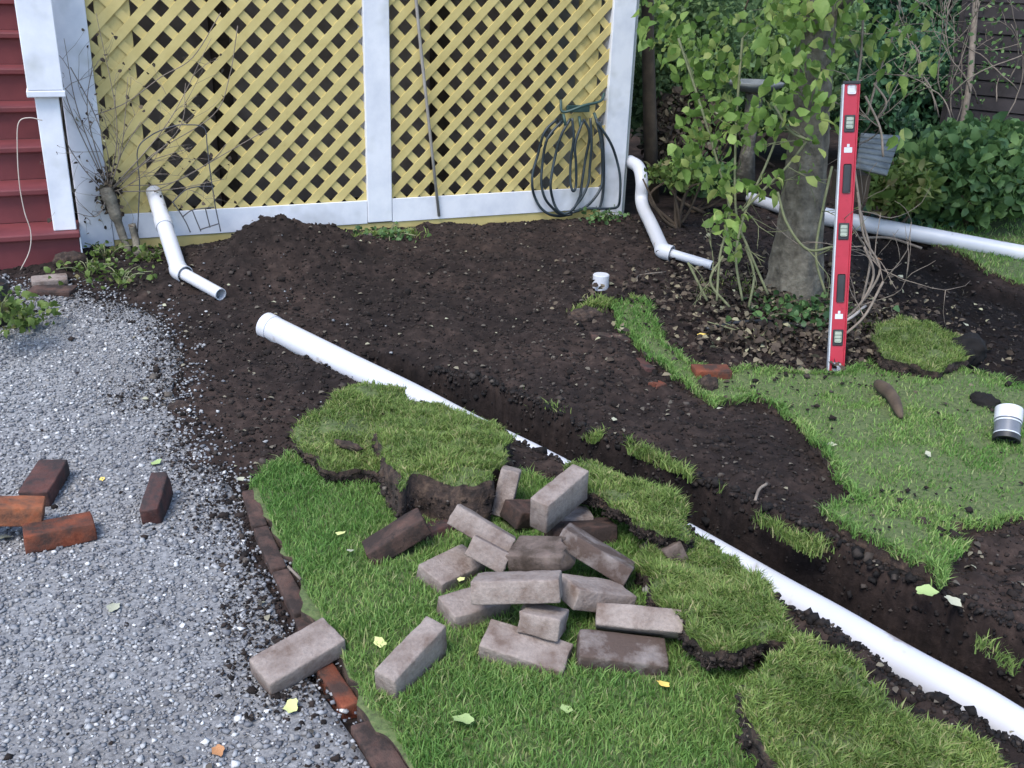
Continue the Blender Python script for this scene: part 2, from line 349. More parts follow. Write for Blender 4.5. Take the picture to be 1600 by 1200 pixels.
far_lip = poly([(1900, 1130), (1750, 1060), (1600, 985), (1450, 915), (1300, 848), (1180, 795), (1100, 752), (1000, 706), (880, 662), (760, 614), (650, 566), (575, 545)])
trench = np.concatenate([near_lip, far_lip])
gravel_poly = poly([(-1500, 440), (0, 446), (110, 456), (190, 478), (250, 500), (285, 560), (270, 620), (290, 665), (330, 720), (372, 785), (386, 850), (409, 905), (438, 980), (484, 1060), (516, 1110), (546, 1150), (600, 1230), (760, 1500), (-1500, 1500)])
lawn_polys = {
    'front': poly([(408, 785), (402, 760), (430, 735), (455, 725), (520, 700), (640, 700), (760, 740), (850, 762), (960, 802), (1040, 872), (1120, 930), (1230, 1060), (1300, 1100), (1400, 1180), (1560, 1300), (1900, 1500), (800, 1500), (668, 1240), (600, 1150), (570, 1115), (528, 1055), (480, 980), (448, 905), (424, 850)]),
    'right': poly([(948, 482), (1010, 478), (1022, 512), (1042, 552), (1088, 588), (1200, 590), (1310, 592), (1372, 578), (1430, 592), (1500, 592), (1560, 600), (1680, 640), (1700, 800), (1600, 812), (1540, 828), (1492, 828), (1478, 872), (1472, 925), (1440, 902), (1402, 876), (1335, 848), (1290, 812), (1332, 780), (1292, 722), (1252, 672), (1226, 640), (1180, 626), (1120, 640), (1062, 606), (1010, 566), (962, 506)]),
    'far': poly([(1392, 345), (1470, 325), (1600, 352), (1780, 385), (1780, 500), (1610, 455), (1545, 432), (1508, 404), (1462, 388), (1425, 368)]),
}
hole_poly = poly([(1345, 372), (1440, 385), (1500, 412), (1540, 442), (1610, 462), (1800, 520), (1800, 640), (1600, 622), (1540, 585), (1420, 520), (1360, 490), (1335, 430)])
mound_c = gp(440, 412)
def base_soil(x, y):
    x = np.asarray(x, float); y = np.asarray(y, float); g = G(y)
    n = fbm(x, y, .45, 1) * .035 + fbm(x, y, .11, 5) * .030 + fbm(x, y, .035, 9, 2) * .014
    m = .145 * np.exp(-((np.abs(x - mound_c[0] - .03) / .40) ** 2.6 + (np.abs(y - mound_c[1] - .10) / .25) ** 2.4)) * (1 + fbm(x, y, .16, 3) * .8)
    m2 = .05 * np.exp(-(((x - .25) / .5) ** 2 + ((y + 2.0) / .35) ** 2))
    h = g + n + m + m2
    h = h - .07 * sstep(sd(hole_poly, x, y), 0, .12)
    return h
def soilH(x, y):
    x = np.asarray(x, float); y = np.asarray(y, float); h = base_soil(x, y)
    gd = sd(gravel_poly, x, y); h = h - .03 * sstep(gd, -.02, .16)
    for p in lawn_polys.values(): h = np.where(inpoly(p, x, y), np.minimum(h, G(y) - .02), h)
    t = sd(trench, x, y) + fbm(x, y, .08, 22) * .03 + fbm(x, y, .025, 23, 2) * .014
    fz = np.interp(y, pipe_pts[::-1, 1], pipe_pts[::-1, 2]) - PIPE_R * .9 + fbm(x, y, .06, 31) * .02
    dl = dline(near_lip, x, y); dfar = dline(far_lip, x, y); fz = fz - .13 * sstep(dl, .12, .20)
    wgt = np.where(dfar < dl, sstep(t, -.005, .030), sstep(t, -.005, .06))
    h = h * (1 - wgt) + np.minimum(fz, h) * wgt
    # soil falls against the near side of the pipe
    dp = dline(pipe_pts[:, :2], x, y); zc = np.interp(y, pipe_pts[::-1, 1], pipe_pts[::-1, 2])
    h = np.where(dp < PIPE_R * 1.05, np.minimum(h, zc - np.sqrt(np.maximum(PIPE_R ** 2 - np.minimum(dp, PIPE_R) ** 2, 0)) * .0 - .012), h)
    h = np.where(y > -.012, np.minimum(h, -.03), h)
    return h
def axis(lo, a, b, hi, fine, ng=26):
    g = np.geomspace(.03, 1, ng); g = (g - g[0]) / (1 - g[0])
    return np.concatenate([(a - (a - lo) * g[1:])[::-1], np.arange(a, b, fine), b + (hi - b) * g])
gx = axis(-60, -2.3, 4.6, 80, .0135); gy = axis(-40, -4.7, .9, 90, .0135)
X, Y = np.meshgrid(gx, gy); Z = soilH(X.ravel(), Y.ravel())
nx, ny = len(gx), len(gy); idx = np.arange(nx * ny).reshape(ny, nx)
F = np.stack([idx[:-1, :-1], idx[:-1, 1:], idx[1:, 1:], idx[1:, :-1]], -1).reshape(-1, 4)
g0 = npmesh('ground', np.stack([X.ravel(), Y.ravel(), Z], 1), F, MT['soil'], None, True); g0['kind'] = 'structure'
def dug_darkness(x, y):  # mask of the darker soil: full inside the hole and the trench
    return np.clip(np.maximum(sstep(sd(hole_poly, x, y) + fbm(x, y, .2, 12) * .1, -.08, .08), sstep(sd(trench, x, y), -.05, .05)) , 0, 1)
at = g0.data.attributes.new('dug_dark', 'FLOAT', 'POINT'); at.data.foreach_set('value', dug_darkness(X.ravel(), Y.ravel()).astype(np.float32))

def densify(P, step=.03, amp=.012, seed=0):
    out = []
    for i in range(len(P)):
        a, b = P[i], P[(i + 1) % len(P)]; L = np.linalg.norm(b - a); k = max(1, min(400, int(L / step)))
        n = np.array([-(b - a)[1], (b - a)[0]]) / (L + 1e-9)
        for j in range(k):
            q = a + (b - a) * j / k; out.append(q + n * amp * 2 * (fbm(q[0], q[1], .09, seed) + .6 * vnoise(q[0], q[1], .03, seed + 4)))
    return np.array(out)
def nearest(P, x, y):
    best = np.full(x.shape, 1e9); bx = x.copy(); by = y.copy()
    for i in range(len(P)):
        a = P[i]; b = P[(i + 1) % len(P)]; ab = b - a
        t = np.clip(((x - a[0]) * ab[0] + (y - a[1]) * ab[1]) / (ab @ ab + 1e-12), 0, 1); qx = a[0] + t * ab[0]; qy = a[1] + t * ab[1]
        d = np.hypot(x - qx, y - qy); m = d < best; best = np.where(m, d, best); bx = np.where(m, qx, bx); by = np.where(m, qy, by)
    return bx, by
def region(P, cell, lim=None):
    lo = P.min(0); hi = P.max(0)
    if lim is not None: lo = np.maximum(lo, lim[0]); hi = np.minimum(hi, lim[1])
    xs = np.arange(lo[0] - cell, hi[0] + cell * 2, cell); ys = np.arange(lo[1] - cell, hi[1] + cell * 2, cell)
    X, Y = np.meshgrid(xs, ys); cx = X[:-1, :-1] + cell / 2; cy = Y[:-1, :-1] + cell / 2
    keep = inpoly(P, cx, cy); ny, nx = X.shape; idx = np.arange(nx * ny).reshape(ny, nx)
    F = np.stack([idx[:-1, :-1], idx[:-1, 1:], idx[1:, 1:], idx[1:, :-1]], -1)[keep]
    used, inv = np.unique(F.ravel(), return_inverse=True); F = inv.reshape(-1, 4)
    x = X.ravel()[used]; y = Y.ravel()[used]
    e = np.concatenate([F[:, [0, 1]], F[:, [1, 2]], F[:, [2, 3]], F[:, [3, 0]]]); key = np.sort(e, 1); _, ii, cnt = np.unique(key, axis=0, return_index=True, return_counts=True)
    be = e[ii[cnt == 1]]; bv = np.unique(be); bx, by = nearest(P, x[bv], y[bv]); ok = np.hypot(bx - x[bv], by - y[bv]) < cell * 1.3
    x[bv[ok]] = bx[ok]; y[bv[ok]] = by[ok]
    return x, y, F, be
def sheet(name, P, zf, m, skirt, cell=.02, lim=None, parent=None, mside=None):
    x, y, F, be = region(P, cell, lim); z = zf(x, y); n = len(x)
    V = np.stack([x, y, z], 1); bv = np.unique(be); mp = {v: n + i for i, v in enumerate(bv)}
    Vs = V[bv].copy(); Vs[:, 2] -= skirt; S = np.array([[b, a, mp[a], mp[b]] for a, b in be])
    o = npmesh(name, np.concatenate([V, Vs]), np.concatenate([F, S]), m, parent, True)
    if mside is not None:
        o.data.materials.append(mside); o.data.polygons.foreach_set('material_index', np.concatenate([np.zeros(len(F), np.int32), np.ones(len(S), np.int32)]))
    return o
def gravelH(x, y): return G(y) + .004 + fbm(x, y, .25, 40) * .012
def lawnH(x, y): return G(y) + .028 + fbm(x, y, .3, 50) * .02
LIM = (np.array([-3.2, -4.9]), np.array([6, 1]))
gp_d = densify(gravel_poly, .04, .012, 2)
gr = sheet('gravel_path', gp_d, gravelH, MT['gravelbed'], .05, .03, LIM); gr['kind'] = 'structure'
lawn_d = {}
for i, (k, p) in enumerate(lawn_polys.items()):
    lawn_d[k] = densify(p, .025, .024, 60 + i)
    o = sheet('lawn', lawn_d[k], lawnH, MT['thatch'], .07, .022, LIM, None, MT['rootmat']); o['kind'] = 'structure'

# ------------------------------------------------------------------ loose cover (uncountable)
def visible(x, y, z, m=40):
    q = np.stack([x, y, z], -1) - CC; c = q @ CR.T; u = 800 + FPX * c[..., 0] / c[..., 2]; v = 600 + FPX * c[..., 1] / c[..., 2]
    return (c[..., 2] > .2) & (u > -160 - m) & (u < 1760 + m) & (v > -m) & (v < 1330 + m)
def scatter(n, lo, hi, test):
    x = rng.uniform(lo[0], hi[0], n); y = rng.uniform(lo[1], hi[1], n); k = test(x, y); x = x[k]; y = y[k]
    k = visible(x, y, G(y)); return x[k], y[k]
# gravel stones: denser inside the path, thinning out over the soil edge
def gtest(x, y):
    d = sd(gravel_poly, x, y) + fbm(x, y, .12, 77) * .10
    return rng.random(x.shape) < sstep(d, -.16, .14) + .004
x, y = scatter(84000, (-2.3, -4.4), (-.2, -.2), gtest)
k = dline(near_lip, x, y) > .05; x = x[k]; y = y[k]
sz = rng.lognormal(math.log(.0042), .34, len(x)).clip(.0018, .0095)
z = np.maximum(gravelH(x, y), soilH(x, y)) + sz * .35
k = rng.random(len(x)) < .5; P = np.stack([x, y, z], 1)
V, F = rocks(P[k], sz[k]); tag(npmesh('gravel_stones', V, F, MT['stone']), kind='stuff')
V, F = rocks(P[~k], sz[~k] * 1.35, False); tag(npmesh('gravel_stones', V, F, MT['stone']), kind='stuff')
# soil trodden over the gravel beside the dug ground
x, y = scatter(90000, (-2.2, -3.6), (-.3, -.3), lambda x, y: rng.random(x.shape) < np.clip(1 - sstep(sd(gravel_poly, x, y) + fbm(x, y, .2, 79) * .22, -.02, .26), 0, 1) * (sd(gravel_poly, x, y) > -.02))
sz = rng.lognormal(math.log(.003), .45, len(x)).clip(.0012, .010); V, F = rocks(np.stack([x, y, gravelH(x, y) + .004 + sz * .3], 1), sz, False, .6); tag(npmesh('soil_crumbs', V, F, MT['clod']), kind='stuff')
# soil crumbs and clods
def stest(x, y):
    d = sd(gravel_poly, x, y) + fbm(x, y, .12, 78) * .12; k = rng.random(x.shape) < 1 - sstep(d, -.04, .14) * .985
    for p in lawn_d.values(): k &= ~inpoly(p, x, y)
    return k
xs, ys = scatter(110000, (-2.0, -4.5), (4.2, 0), stest)
dcam = np.hypot(xs - CC[0], ys - CC[1]); keep = rng.random(len(xs)) < np.clip(2.6 / dcam, .25, 1); xs = xs[keep]; ys = ys[keep]
sz = rng.lognormal(math.log(.0042), .5, len(xs)).clip(.0018, .017); zz = np.maximum(soilH(xs, ys), np.where(inpoly(gravel_poly, xs, ys), gravelH(xs, ys), -9))
dk = rng.random(len(xs)) < dug_darkness(xs, ys)
P = np.stack([xs, ys, zz + sz * .2], 1)
V, F = rocks(P[~dk], sz[~dk], True, .75); tag(npmesh('soil_crumbs', V, F, MT['clod']), kind='stuff')
V, F = rocks(P[dk], sz[dk], True, .75); tag(npmesh('dark_crumbs', V, F, MT['cloddark']), kind='stuff')
xt, yt = scatter(60000, (-.6, -4.6), (1.3, -1.8), lambda x, y: (np.abs(sd(trench, x, y) - .02) < .06))
st_ = rng.lognormal(math.log(.0042), .55, len(xt)).clip(.0015, .02); kk = dline(pipe_pts[:, :2], xt, yt) > PIPE_R * 1.02; xt, yt, st_ = xt[kk], yt[kk], st_[kk]
V, F = rocks(np.stack([xt, yt, soilH(xt, yt) + st_ * .2], 1), st_, True, .9); tag(npmesh('dark_crumbs', V, F, MT['cloddark']), kind='stuff')
# pale flecks of dry leaf and wood lying on the soil
k = rng.random(len(xs)) < .035; P = np.stack([xs[k], ys[k], zz[k] + .007], 1)
V, F = leaves(P, rng.uniform(.008, .028, k.sum()), normal=(0, 0, 2), spread=.15, aspect=.6); tag(npmesh('leaf_debris', V, F, MT['palefleck']), kind='stuff')
# leaf litter under the tree
tb = gp(1243, 466)
n = 3800; x = tb[0] + rng.normal(0, .42, n) - .12; y = tb[1] + rng.normal(0, .36, n) - .22; P = np.stack([x, y, np.maximum(soilH(x, y), -9) + rng.uniform(.01, .05, n)], 1)
P = P[~inpoly(lawn_d['front'], x, y)]
V, F = leaves(P, rng.uniform(.015, .045, len(P)), normal=(0, 0, 1.2), spread=.3, aspect=.6); tag(npmesh('leaf_litter', V, F, MT['litter']), kind='stuff')
# grass blades on the lawns
BR = {"p_top": {"d": [0.2042, 0.0582, 0.0996], "c": [-0.2849, -3.1971, -0.0001], "r": [-1.2994, 1.1052, -5.4766]}, "p_upright": {"d": [0.0568, 0.0942, 0.1369], "c": [-0.3596, -2.9983, -0.0658], "r": [-0.2799, 0.2464, -0.5219]}, "p_lean_left": {"d": [0.1806, 0.0948, 0.0566], "c": [-0.5331, -3.2392, -0.0283], "r": [-0.3411, 0.576, -0.5337]}, "p_half_bright": {"d": [0.1119, 0.0946, 0.0552], "c": [-0.5409, -3.3153, -0.0554], "r": [-0.3634, 0.5081, -0.5842]}, "p_mossy": {"d": [0.1706, 0.1027, 0.0504], "c": [-0.4266, -3.4025, -0.0268], "r": [-0.0227, -0.2496, -0.8114]}, "p_diag": {"d": [0.2065, 0.0944, 0.0531], "c": [-0.2824, -3.4165, -0.0531], "r": [-0.1878, 0.4917, -0.7122]}, "p_front": {"d": [0.2106, 0.0966, 0.0575], "c": [-0.5562, -3.5286, -0.0215], "r": [-0.3459, -0.0394, -0.519]}, "p_wedge": {"d": [0.1813, 0.097, 0.0552], "c": [-0.3453, -3.5379, -0.0868], "r": [-0.0945, 0.3567, 0.0319]}, "p_left_flat": {"d": [0.1613, 0.0988, 0.0506], "c": [-0.6198, -3.2431, -0.1384], "r": [-2.2071, -0.8916, -5.3337]}, "p_under": {"d": [0.164, 0.0929, 0.0539], "c": [-0.6247, -3.4221, -0.1356], "r": [0.0695, 0.0534, 0.155]}, "p_half_front": {"d": [0.1104, 0.094, 0.0532], "c": [-0.5211, -3.5964, -0.0796], "r": [-0.2761, 0.1199, -0.7077]}, "p_flat_mid": {"d": [0.2044, 0.0902, 0.0527], "c": [-0.5768, -3.6332, -0.1334], "r": [0.2376, 0.0352, -0.708]}, "p_long_right": {"d": [0.2052, 0.0561, 0.0947], "c": [-0.2975, -3.6746, -0.0858], "r": [0.7476, -0.247, -0.5198]}, "p_stained": {"d": [0.2064, 0.0905, 0.0538], "c": [-0.3743, -3.73, -0.1281], "r": [0.1762, 0.0681, -0.4291]}, "p_behind": {"d": [0.0924, 0.094, 0.0568], "c": [-0.2005, -3.1358, -0.122], "r": [-0.1728, 0.0061, -0.2546]}, "b_buried": {"d": [0.19, 0.0938, 0.0527], "c": [-0.2195, -3.2097, -0.1412], "r": [-0.2365, 0.0353, -0.1707]}, "b_brown": {"d": [0.1796, 0.0922, 0.0518], "c": [-0.7221, -3.0827, -0.1249], "r": [-0.1323, -0.48, -0.0897]}, "b_brown2": {"d": [0.1626, 0.0873, 0.0496], "c": [-0.6253, -3.0331, -0.1683], "r": [-0.1688, -0.0919, 0.241]}, "b_hole": {"d": [0.1313, 0.0842, 0.0544], "c": [-0.3266, -3.0786, -0.1305], "r": [0.0554, 0.2987, 0.2327]}, "p_turfed": {"d": [0.1778, 0.0544, 0.0947], "c": [-0.0607, -3.4116, -0.1356], "r": [-0.1235, -0.6205, -1.5467]}, "g_left": {"d": [0.1994, 0.0932, 0.0519], "c": [-1.0756, -3.4675, -0.1254], "r": [0.1821, -0.1101, 0.3242]}, "g_mid": {"d": [0.1917, 0.0579, 0.0943], "c": [-0.8454, -3.6017, -0.1051], "r": [0.1389, -0.1466, 0.6]}, "r_back": {"d": [0.1815, 0.0886, 0.0547], "c": [-1.612, -2.3535, -0.132], "r": [-0.2827, 0.3699, -5.0212]}, "r_orange": {"d": [0.2144, 0.095, 0.0586], "c": [-1.7147, -2.583, -0.088], "r": [-0.0981, 0.1686, -0.0627]}, "r_front": {"d": [0.181, 0.0933, 0.0544], "c": [-1.5734, -2.6737, -0.1353], "r": [-0.0781, -0.0071, 0.0752]}, "r_stand": {"d": [0.1759, 0.0532, 0.0883], "c": [-1.3095, -2.5976, -0.1306], "r": [0.1107, -0.2111, 1.2523]}}
def rodr(r):
    v = Vector(r); a = v.length; return Matrix.Rotation(a, 3, v.normalized()) if a > 1e-6 else Matrix.Identity(3)
def under_brick(x, y):
    k = np.zeros(x.shape, bool)
    for nm, q in BR.items():
        if q['c'][2] - .03 > -.06: continue
        Rm = np.array(rodr(q['r'])); L = np.stack([x - q['c'][0], y - q['c'][1], np.full(x.shape, -.13 - q['c'][2])], 1) @ Rm; hd = np.array(q['d']) / 2 + .006
        k |= np.all(np.abs(L) < hd, axis=1)
    return k
EDGE_L = poly([(397, 785), (420, 843), (450, 911), (488, 981), (525, 1056), (556, 1126), (592, 1152), (645, 1238)])
def lawn_blades(name, key, n, h, wd, lo, hi, m, lean=.7):
    P0 = lawn_d[key]; x, y = scatter(n, lo, hi, lambda a, b: sd_fast(key, a, b))
    d = fbm(x, y, .10, 90) + (.3 if key == 'front' else .16) + (.0 if key == 'front' else 1) * fbm(x, y, .45, 91) * .6; k = rng.random(len(x)) < np.clip(d * 2.2, .5 if key == 'front' else .2, 1); k &= ~under_brick(x, y); k &= (dline(EDGE_L, x, y) > .020) if key == 'front' else True; x = x[k]; y = y[k]
    cl = fbm(x, y, .18, 95); hh = h * (1 + cl * .8)
    V, F = blades(np.stack([x, y, lawnH(x, y) - .004], 1), hh[:, None] if False else h, wd, lean); return tag(npmesh(name, V, F, m), kind='stuff')
def sd_fast(key, a, b): return inpoly(lawn_d[key], a, b)
lawn_blades('grass', 'front', 360000, .027, .0016, (-1.35, -4.55), (.55, -2.0), MT['grass'])
lawn_blades('grass', 'right', 165000, .020, .0021, (.3, -3.9), (2.9, -1.3), MT['grass'])
lawn_blades('grass', 'far', 26000, .03, .003, (2.6, -2.2), (4.6, 0), MT['grass'])
for key_, n_ in (('front', 9000), ('right', 12000), ('far', 3000)):
    Q = lawn_d[key_]; i = rng.integers(0, len(Q), n_); q = Q[i] + rng.normal(0, .007, (n_, 2)); kk = visible(q[:, 0], q[:, 1], G(q[:, 1])) & ~under_brick(q[:, 0], q[:, 1]) & (dline(EDGE_L, q[:, 0], q[:, 1]) > .042); q = q[kk]
    V, F = blades(np.stack([q[:, 0], q[:, 1], lawnH(q[:, 0], q[:, 1]) - .022 * rng.random(len(q))], 1), .028, .002, 1.1); tag(npmesh('edge_grass', V, F, MT['grass']), kind='stuff')
x, y = scatter(1300, (.3, -4.0), (2.9, -1.3), lambda x, y: inpoly(lawn_d['right'], x, y) & (fbm(x, y, .3, 33) > .0)); sz = rng.lognormal(math.log(.006), .5, len(x)).clip(.002, .018)
V, F = rocks(np.stack([x, y, lawnH(x, y) + .012], 1), sz, True, .7); tag(npmesh('soil_crumbs', V, F, MT['clod']), kind='stuff')
# tufts left along the far lip of the trench and the board
def tufts(name, px, n, h, jit, m, wd=.002, seedz=None):
    pts = poly(px); seg = np.linspace(0, len(pts) - 1.001, n); i = seg.astype(int); f = seg - i; P = pts[i] * (1 - f)[:, None] + pts[i + 1] * f[:, None] + rng.normal(0, jit, (n, 2))
    cl = fbm(P[:, 0], P[:, 1], .12, 15) > -.02; P = P[cl]; z = base_soil(P[:, 0], P[:, 1]) - .004
    V, F = blades(np.stack([P[:, 0], P[:, 1], z], 1), h, wd, .9); return tag(npmesh(name, V, F, m), kind='stuff')
tufts('grass_tufts', [(885, 668), (960, 692), (1020, 712), (1090, 748), (1110, 765)], 3400, .035, .016, MT['grassdry'])
tufts('grass_tufts', [(810, 632), (850, 650), (885, 668)], 500, .03, .02, MT['grassdry'])
tufts('grass_tufts', [(1190, 815), (1240, 845), (1280, 862)], 900, .03, .02, MT['grassdry'])
tufts('grass_tufts', [(1480, 995), (1540, 1020), (1600, 1050)], 220, .03, .02, MT['grassdry'])
tufts('grass_tufts', [(560, 372), (600, 370), (650, 366)], 1500, .035, .03, MT['grassdry'], .003)
tufts('grass_tufts', [(900, 495), (950, 480), (1000, 476)], 1400, .03, .025, MT['grassdry'], .0026)
tufts('grass_tufts', [(1120, 455), (1180, 470), (1290, 500), (1370, 520)], 1600, .04, .06, MT['grassdry'], .0028)

# ================================================================== TURF SLABS
TOCAM = -CR[2][:2] / np.linalg.norm(CR[2][:2])
def turf(outline, hf, th, label, cat='turf slab', nb=9000, bh=.021, group=None, side=.0, cell=.013, seed=0, blade_m='grassdry', bare=None, flare=0.0, rim=900):
    """outline: photo pixels of the top surface with its height over the ground (x, y, h)"""
    P = np.array([gp(a, b, h)[:2] for a, b, h in outline]); P = densify(P, .015, .018, 200 + seed); c = P.mean(0)
    root = empty('turf_slab', (c[0], c[1], float(G(c[1])))); tag(root, label, cat, group)
    x, y, F, be = region(P, cell); d = dline(P, x, y, True)
    def top(x, y, d=None):
        if d is None: d = dline(P, x, y, True)
        return G(y) + hf(x, y) + fbm(x, y, .10, 210 + seed) * .030 + fbm(x, y, .03, 211 + seed, 2) * .008 - .006 * (1 - sstep(d, 0, .012))
    z = top(x, y, d); n = len(x); V = np.stack([x, y, z], 1)
    npmesh('turf_top', V, F, MT['thatch'], root, True)
    bv = np.unique(be); mp = {v: i for i, v in enumerate(bv)}; nb_ = len(bv)
    cen = P.mean(0); L = []
    NL = 8; s0 = seed * 3.1
    for lv in range(NL):
        f = lv / (NL - 1); q = V[bv].copy(); dr = q[:, :2] - cen; dr /= np.linalg.norm(dr, axis=1)[:, None] + 1e-9; o = 0 if lv == 0 else 1
        zz_ = q[:, 2] - th * f; nz = fbm(q[:, 0] + q[:, 1] + s0, zz_ * 1.6 - q[:, 1] * .5 + s0, .045, 220 + seed) * .030 + vnoise(q[:, 0] * 1.3 - q[:, 1] + s0, zz_ + s0, .012, 9) * .010
        q[:, :2] += dr * (o * nz - .010 * f * f + (.001 if lv == 0 else 0))[:, None]; q[:, :2] += TOCAM * (flare * (f ** .7) * np.clip(dr @ TOCAM, 0, 1))[:, None]; q[:, 2] -= th * f * (1 + (.25 * fbm(q[:, 0], q[:, 1], .05, 230 + seed) if lv == NL - 1 else 0)) - (.0015 if lv == 0 else 0); L.append(q)
    VV = np.concatenate(L); S = []
    for l in range(NL - 1):
        S.append(np.array([[l * nb_ + mp[b], l * nb_ + mp[a], (l + 1) * nb_ + mp[a], (l + 1) * nb_ + mp[b]] for a, b in be]))
    Vb = V.copy(); Vb[:, 2] -= th * .97; Vb[bv] = L[-1]; off = len(VV); VV = np.concatenate([VV, Vb]); S.append(F[:, ::-1] + off)
    npmesh('root_mat', VV, np.concatenate(S), MT['rootmat'], root, True)
    # crumbs hanging from the cut edge
    m = rng.integers(0, nb_, 1800); lv_ = rng.integers(2, NL, 1800); cr = np.array(L)[lv_, m] + rng.normal(0, .003, (1800, 3)); Vr, Fr = rocks(cr, rng.lognormal(math.log(.0035), .45, 1800).clip(.0015, .009)); tag(npmesh('root_crumbs', Vr, Fr, MT['clod'], root), kind='stuff')
    m = rng.integers(0, nb_, 260); lv_ = rng.integers(3, NL, 260); Vr, Fr = blades(np.array(L)[lv_, m], .022, .0006, .9, np.tile([[0, 0, -1.4]], (260, 1))); tag(npmesh('hanging_roots', Vr, Fr, MT['twig'], root), kind='stuff')
    lo = P.min(0); hi = P.max(0); bx = rng.uniform(lo[0], hi[0], nb); by = rng.uniform(lo[1], hi[1], nb); k = inpoly(P, bx, by)
    if bare is not None: k &= ~bare(bx, by)
    k &= rng.random(nb) < np.clip(fbm(bx, by, .06, 240 + seed) * 2.2 + .75, .12, 1)
    bx = bx[k]; by = by[k]
    Vg, Fg = blades(np.stack([bx, by, top(bx, by) - .003], 1), bh * (1 + .9 * fbm(bx, by, .08, 250))[:, None], .0018, 1.0); tag(npmesh('grass', Vg, Fg, MT[blade_m], root), kind='stuff')
    # blades drooping over the rim
    i = rng.integers(0, nb_, rim); q = V[bv][i]; dr = q[:, :2] - cen; dr /= np.linalg.norm(dr, axis=1)[:, None] + 1e-9
    dv = np.concatenate([dr, np.full((rim, 1), -.35)], 1) * .9 * rng.uniform(.2, 1, rim)[:, None]
    Vg, Fg = blades(q + rng.normal(0, .003, (rim, 3)), bh * .85, .0016, .4, dv * 1.0); tag(npmesh('rim_grass', Vg, Fg, MT[blade_m], root), kind='stuff')
    return root
def lin(a, b, va, vb):
    """height that runs from va at photo point a to vb at photo point b"""
    A = gp(*a)[:2]; B = gp(*b)[:2]; ab = B - A
    return lambda x, y: va + (vb - va) * np.clip(((x - A[0]) * ab[0] + (y - A[1]) * ab[1]) / (ab @ ab), 0, 1)
def hump(c, r, h):
    A = gp(*c)[:2]; return lambda x, y: h * np.exp(-((x - A[0]) ** 2 + (y - A[1]) ** 2) / r ** 2)
h1 = hump((500, 700), .10, .03); h1b = hump((555, 660), .12, .03)
T1 = turf([(458, 680, .10), (490, 652, .09), (530, 626, .07), (570, 614, .05), (640, 626, .04), (640, 680, .08), (620, 728, .11), (585, 716, .12), (550, 722, .115), (515, 724, .11), (490, 704, .10)],
     lambda x, y: .085 + h1(x, y) + h1b(x, y), .06, 'rumpled turf slab with dark folds, lying at the top left end of the row beside the soil', seed=1, nb=24000, rim=500)
h2 = lin((700, 640), (700, 760), .05, .165)
T2 = turf([(598, 650, .06), (640, 628, .05), (690, 645, .05), (755, 680, .06), (797, 712, .08), (786, 740, .12), (772, 762, .15), (735, 760, .165), (690, 750, .165), (650, 746, .165), (622, 776, .15), (606, 745, .13), (598, 700, .10)],
     lambda x, y: h2(x, y), .15, 'thick folded turf slab showing its brown root mat, directly behind the brick pile', seed=2, nb=40000, rim=350, flare=.05)
h3 = lin((900, 745), (1060, 830), .11, .14)
turf([(880, 742, .10), (912, 728, .09), (960, 748, .09), (1015, 776, .10), (1070, 800, .12), (1074, 846, .14), (1036, 848, .14), (985, 812, .13), (935, 786, .12), (888, 768, .11)],
     lambda x, y: h3(x, y), .035, 'narrow strip of turf propped over a dark gap between the brick pile and the trench', seed=3, nb=13000, rim=300)
h4 = lin((1040, 880), (1190, 1010), .07, .13)
turf([(1004, 862, .08), (1050, 850, .07), (1096, 842, .07), (1140, 872, .08), (1180, 915, .09), (1222, 965, .11), (1240, 1002, .13), (1205, 998, .13), (1150, 1018, .12), (1090, 1022, .10), (1050, 985, .09), (1022, 940, .08), (1000, 900, .08)],
     lambda x, y: h4(x, y), .05, 'broad turf slab right of the brick pile with a shadowed hollow under its lower edge', seed=4, nb=40000, rim=450)
h5 = lin((1150, 1090), (1400, 1200), .15, .05)
turf([(1150, 1078, .14), (1195, 1046, .12), (1262, 1006, .08), (1306, 1030, .07), (1350, 1080, .06), (1420, 1128, .05), (1500, 1146, .05), (1556, 1172, .05), (1575, 1240, .05), (1560, 1400, .05), (1290, 1400, .09), (1240, 1250, .12), (1200, 1160, .14)],
     lambda x, y: h5(x, y), .085, 'large turf slab in the bottom right corner with its dark cut edge facing left', seed=5, nb=64000, rim=500)
h6 = hump((1430, 545), .16, .04)
turf([(1362, 526, .10), (1375, 508, .09), (1405, 502, .09), (1455, 512, .10), (1508, 526, .11), (1515, 548, .11), (1470, 560, .12), (1425, 556, .12), (1385, 546, .11)],
     lambda x, y: .085 + h6(x, y), .095, 'small curled turf piece beside the red level, far from the other slabs', seed=6, nb=11000, rim=350)
def gap_lump(root, px, py, h, r, sq, rot, seed):  # dark lump put on the turf to imitate the shaded gap of a fold
    c = gp(px, py, h); bm = bmesh.new(); bmesh.ops.create_icosphere(bm, subdivisions=3, radius=1)
    for v in bm.verts:
        p = v.co; k = 1 + .5 * float(fbm(p.x * 3 + seed, p.y * 3 + p.z * 2.3, 1.0, seed)); v.co = Vector((p.x * k * r * sq[0], p.y * k * r * sq[1], p.z * k * r * sq[2]))
    bmesh.ops.transform(bm, matrix=Matrix.Translation(Vector(c)) @ Matrix.Rotation(rot, 4, 'Z'), verts=bm.verts[:]); frombm('dark_gap_lump', bm, MT['rootmat'], root, True)
gap_lump(T1, 544, 696, .108, .03, (1.7, .45, .5), -.9, 3); gap_lump(T1, 596, 688, .085, .038, (.8, .8, .75), .3, 5)
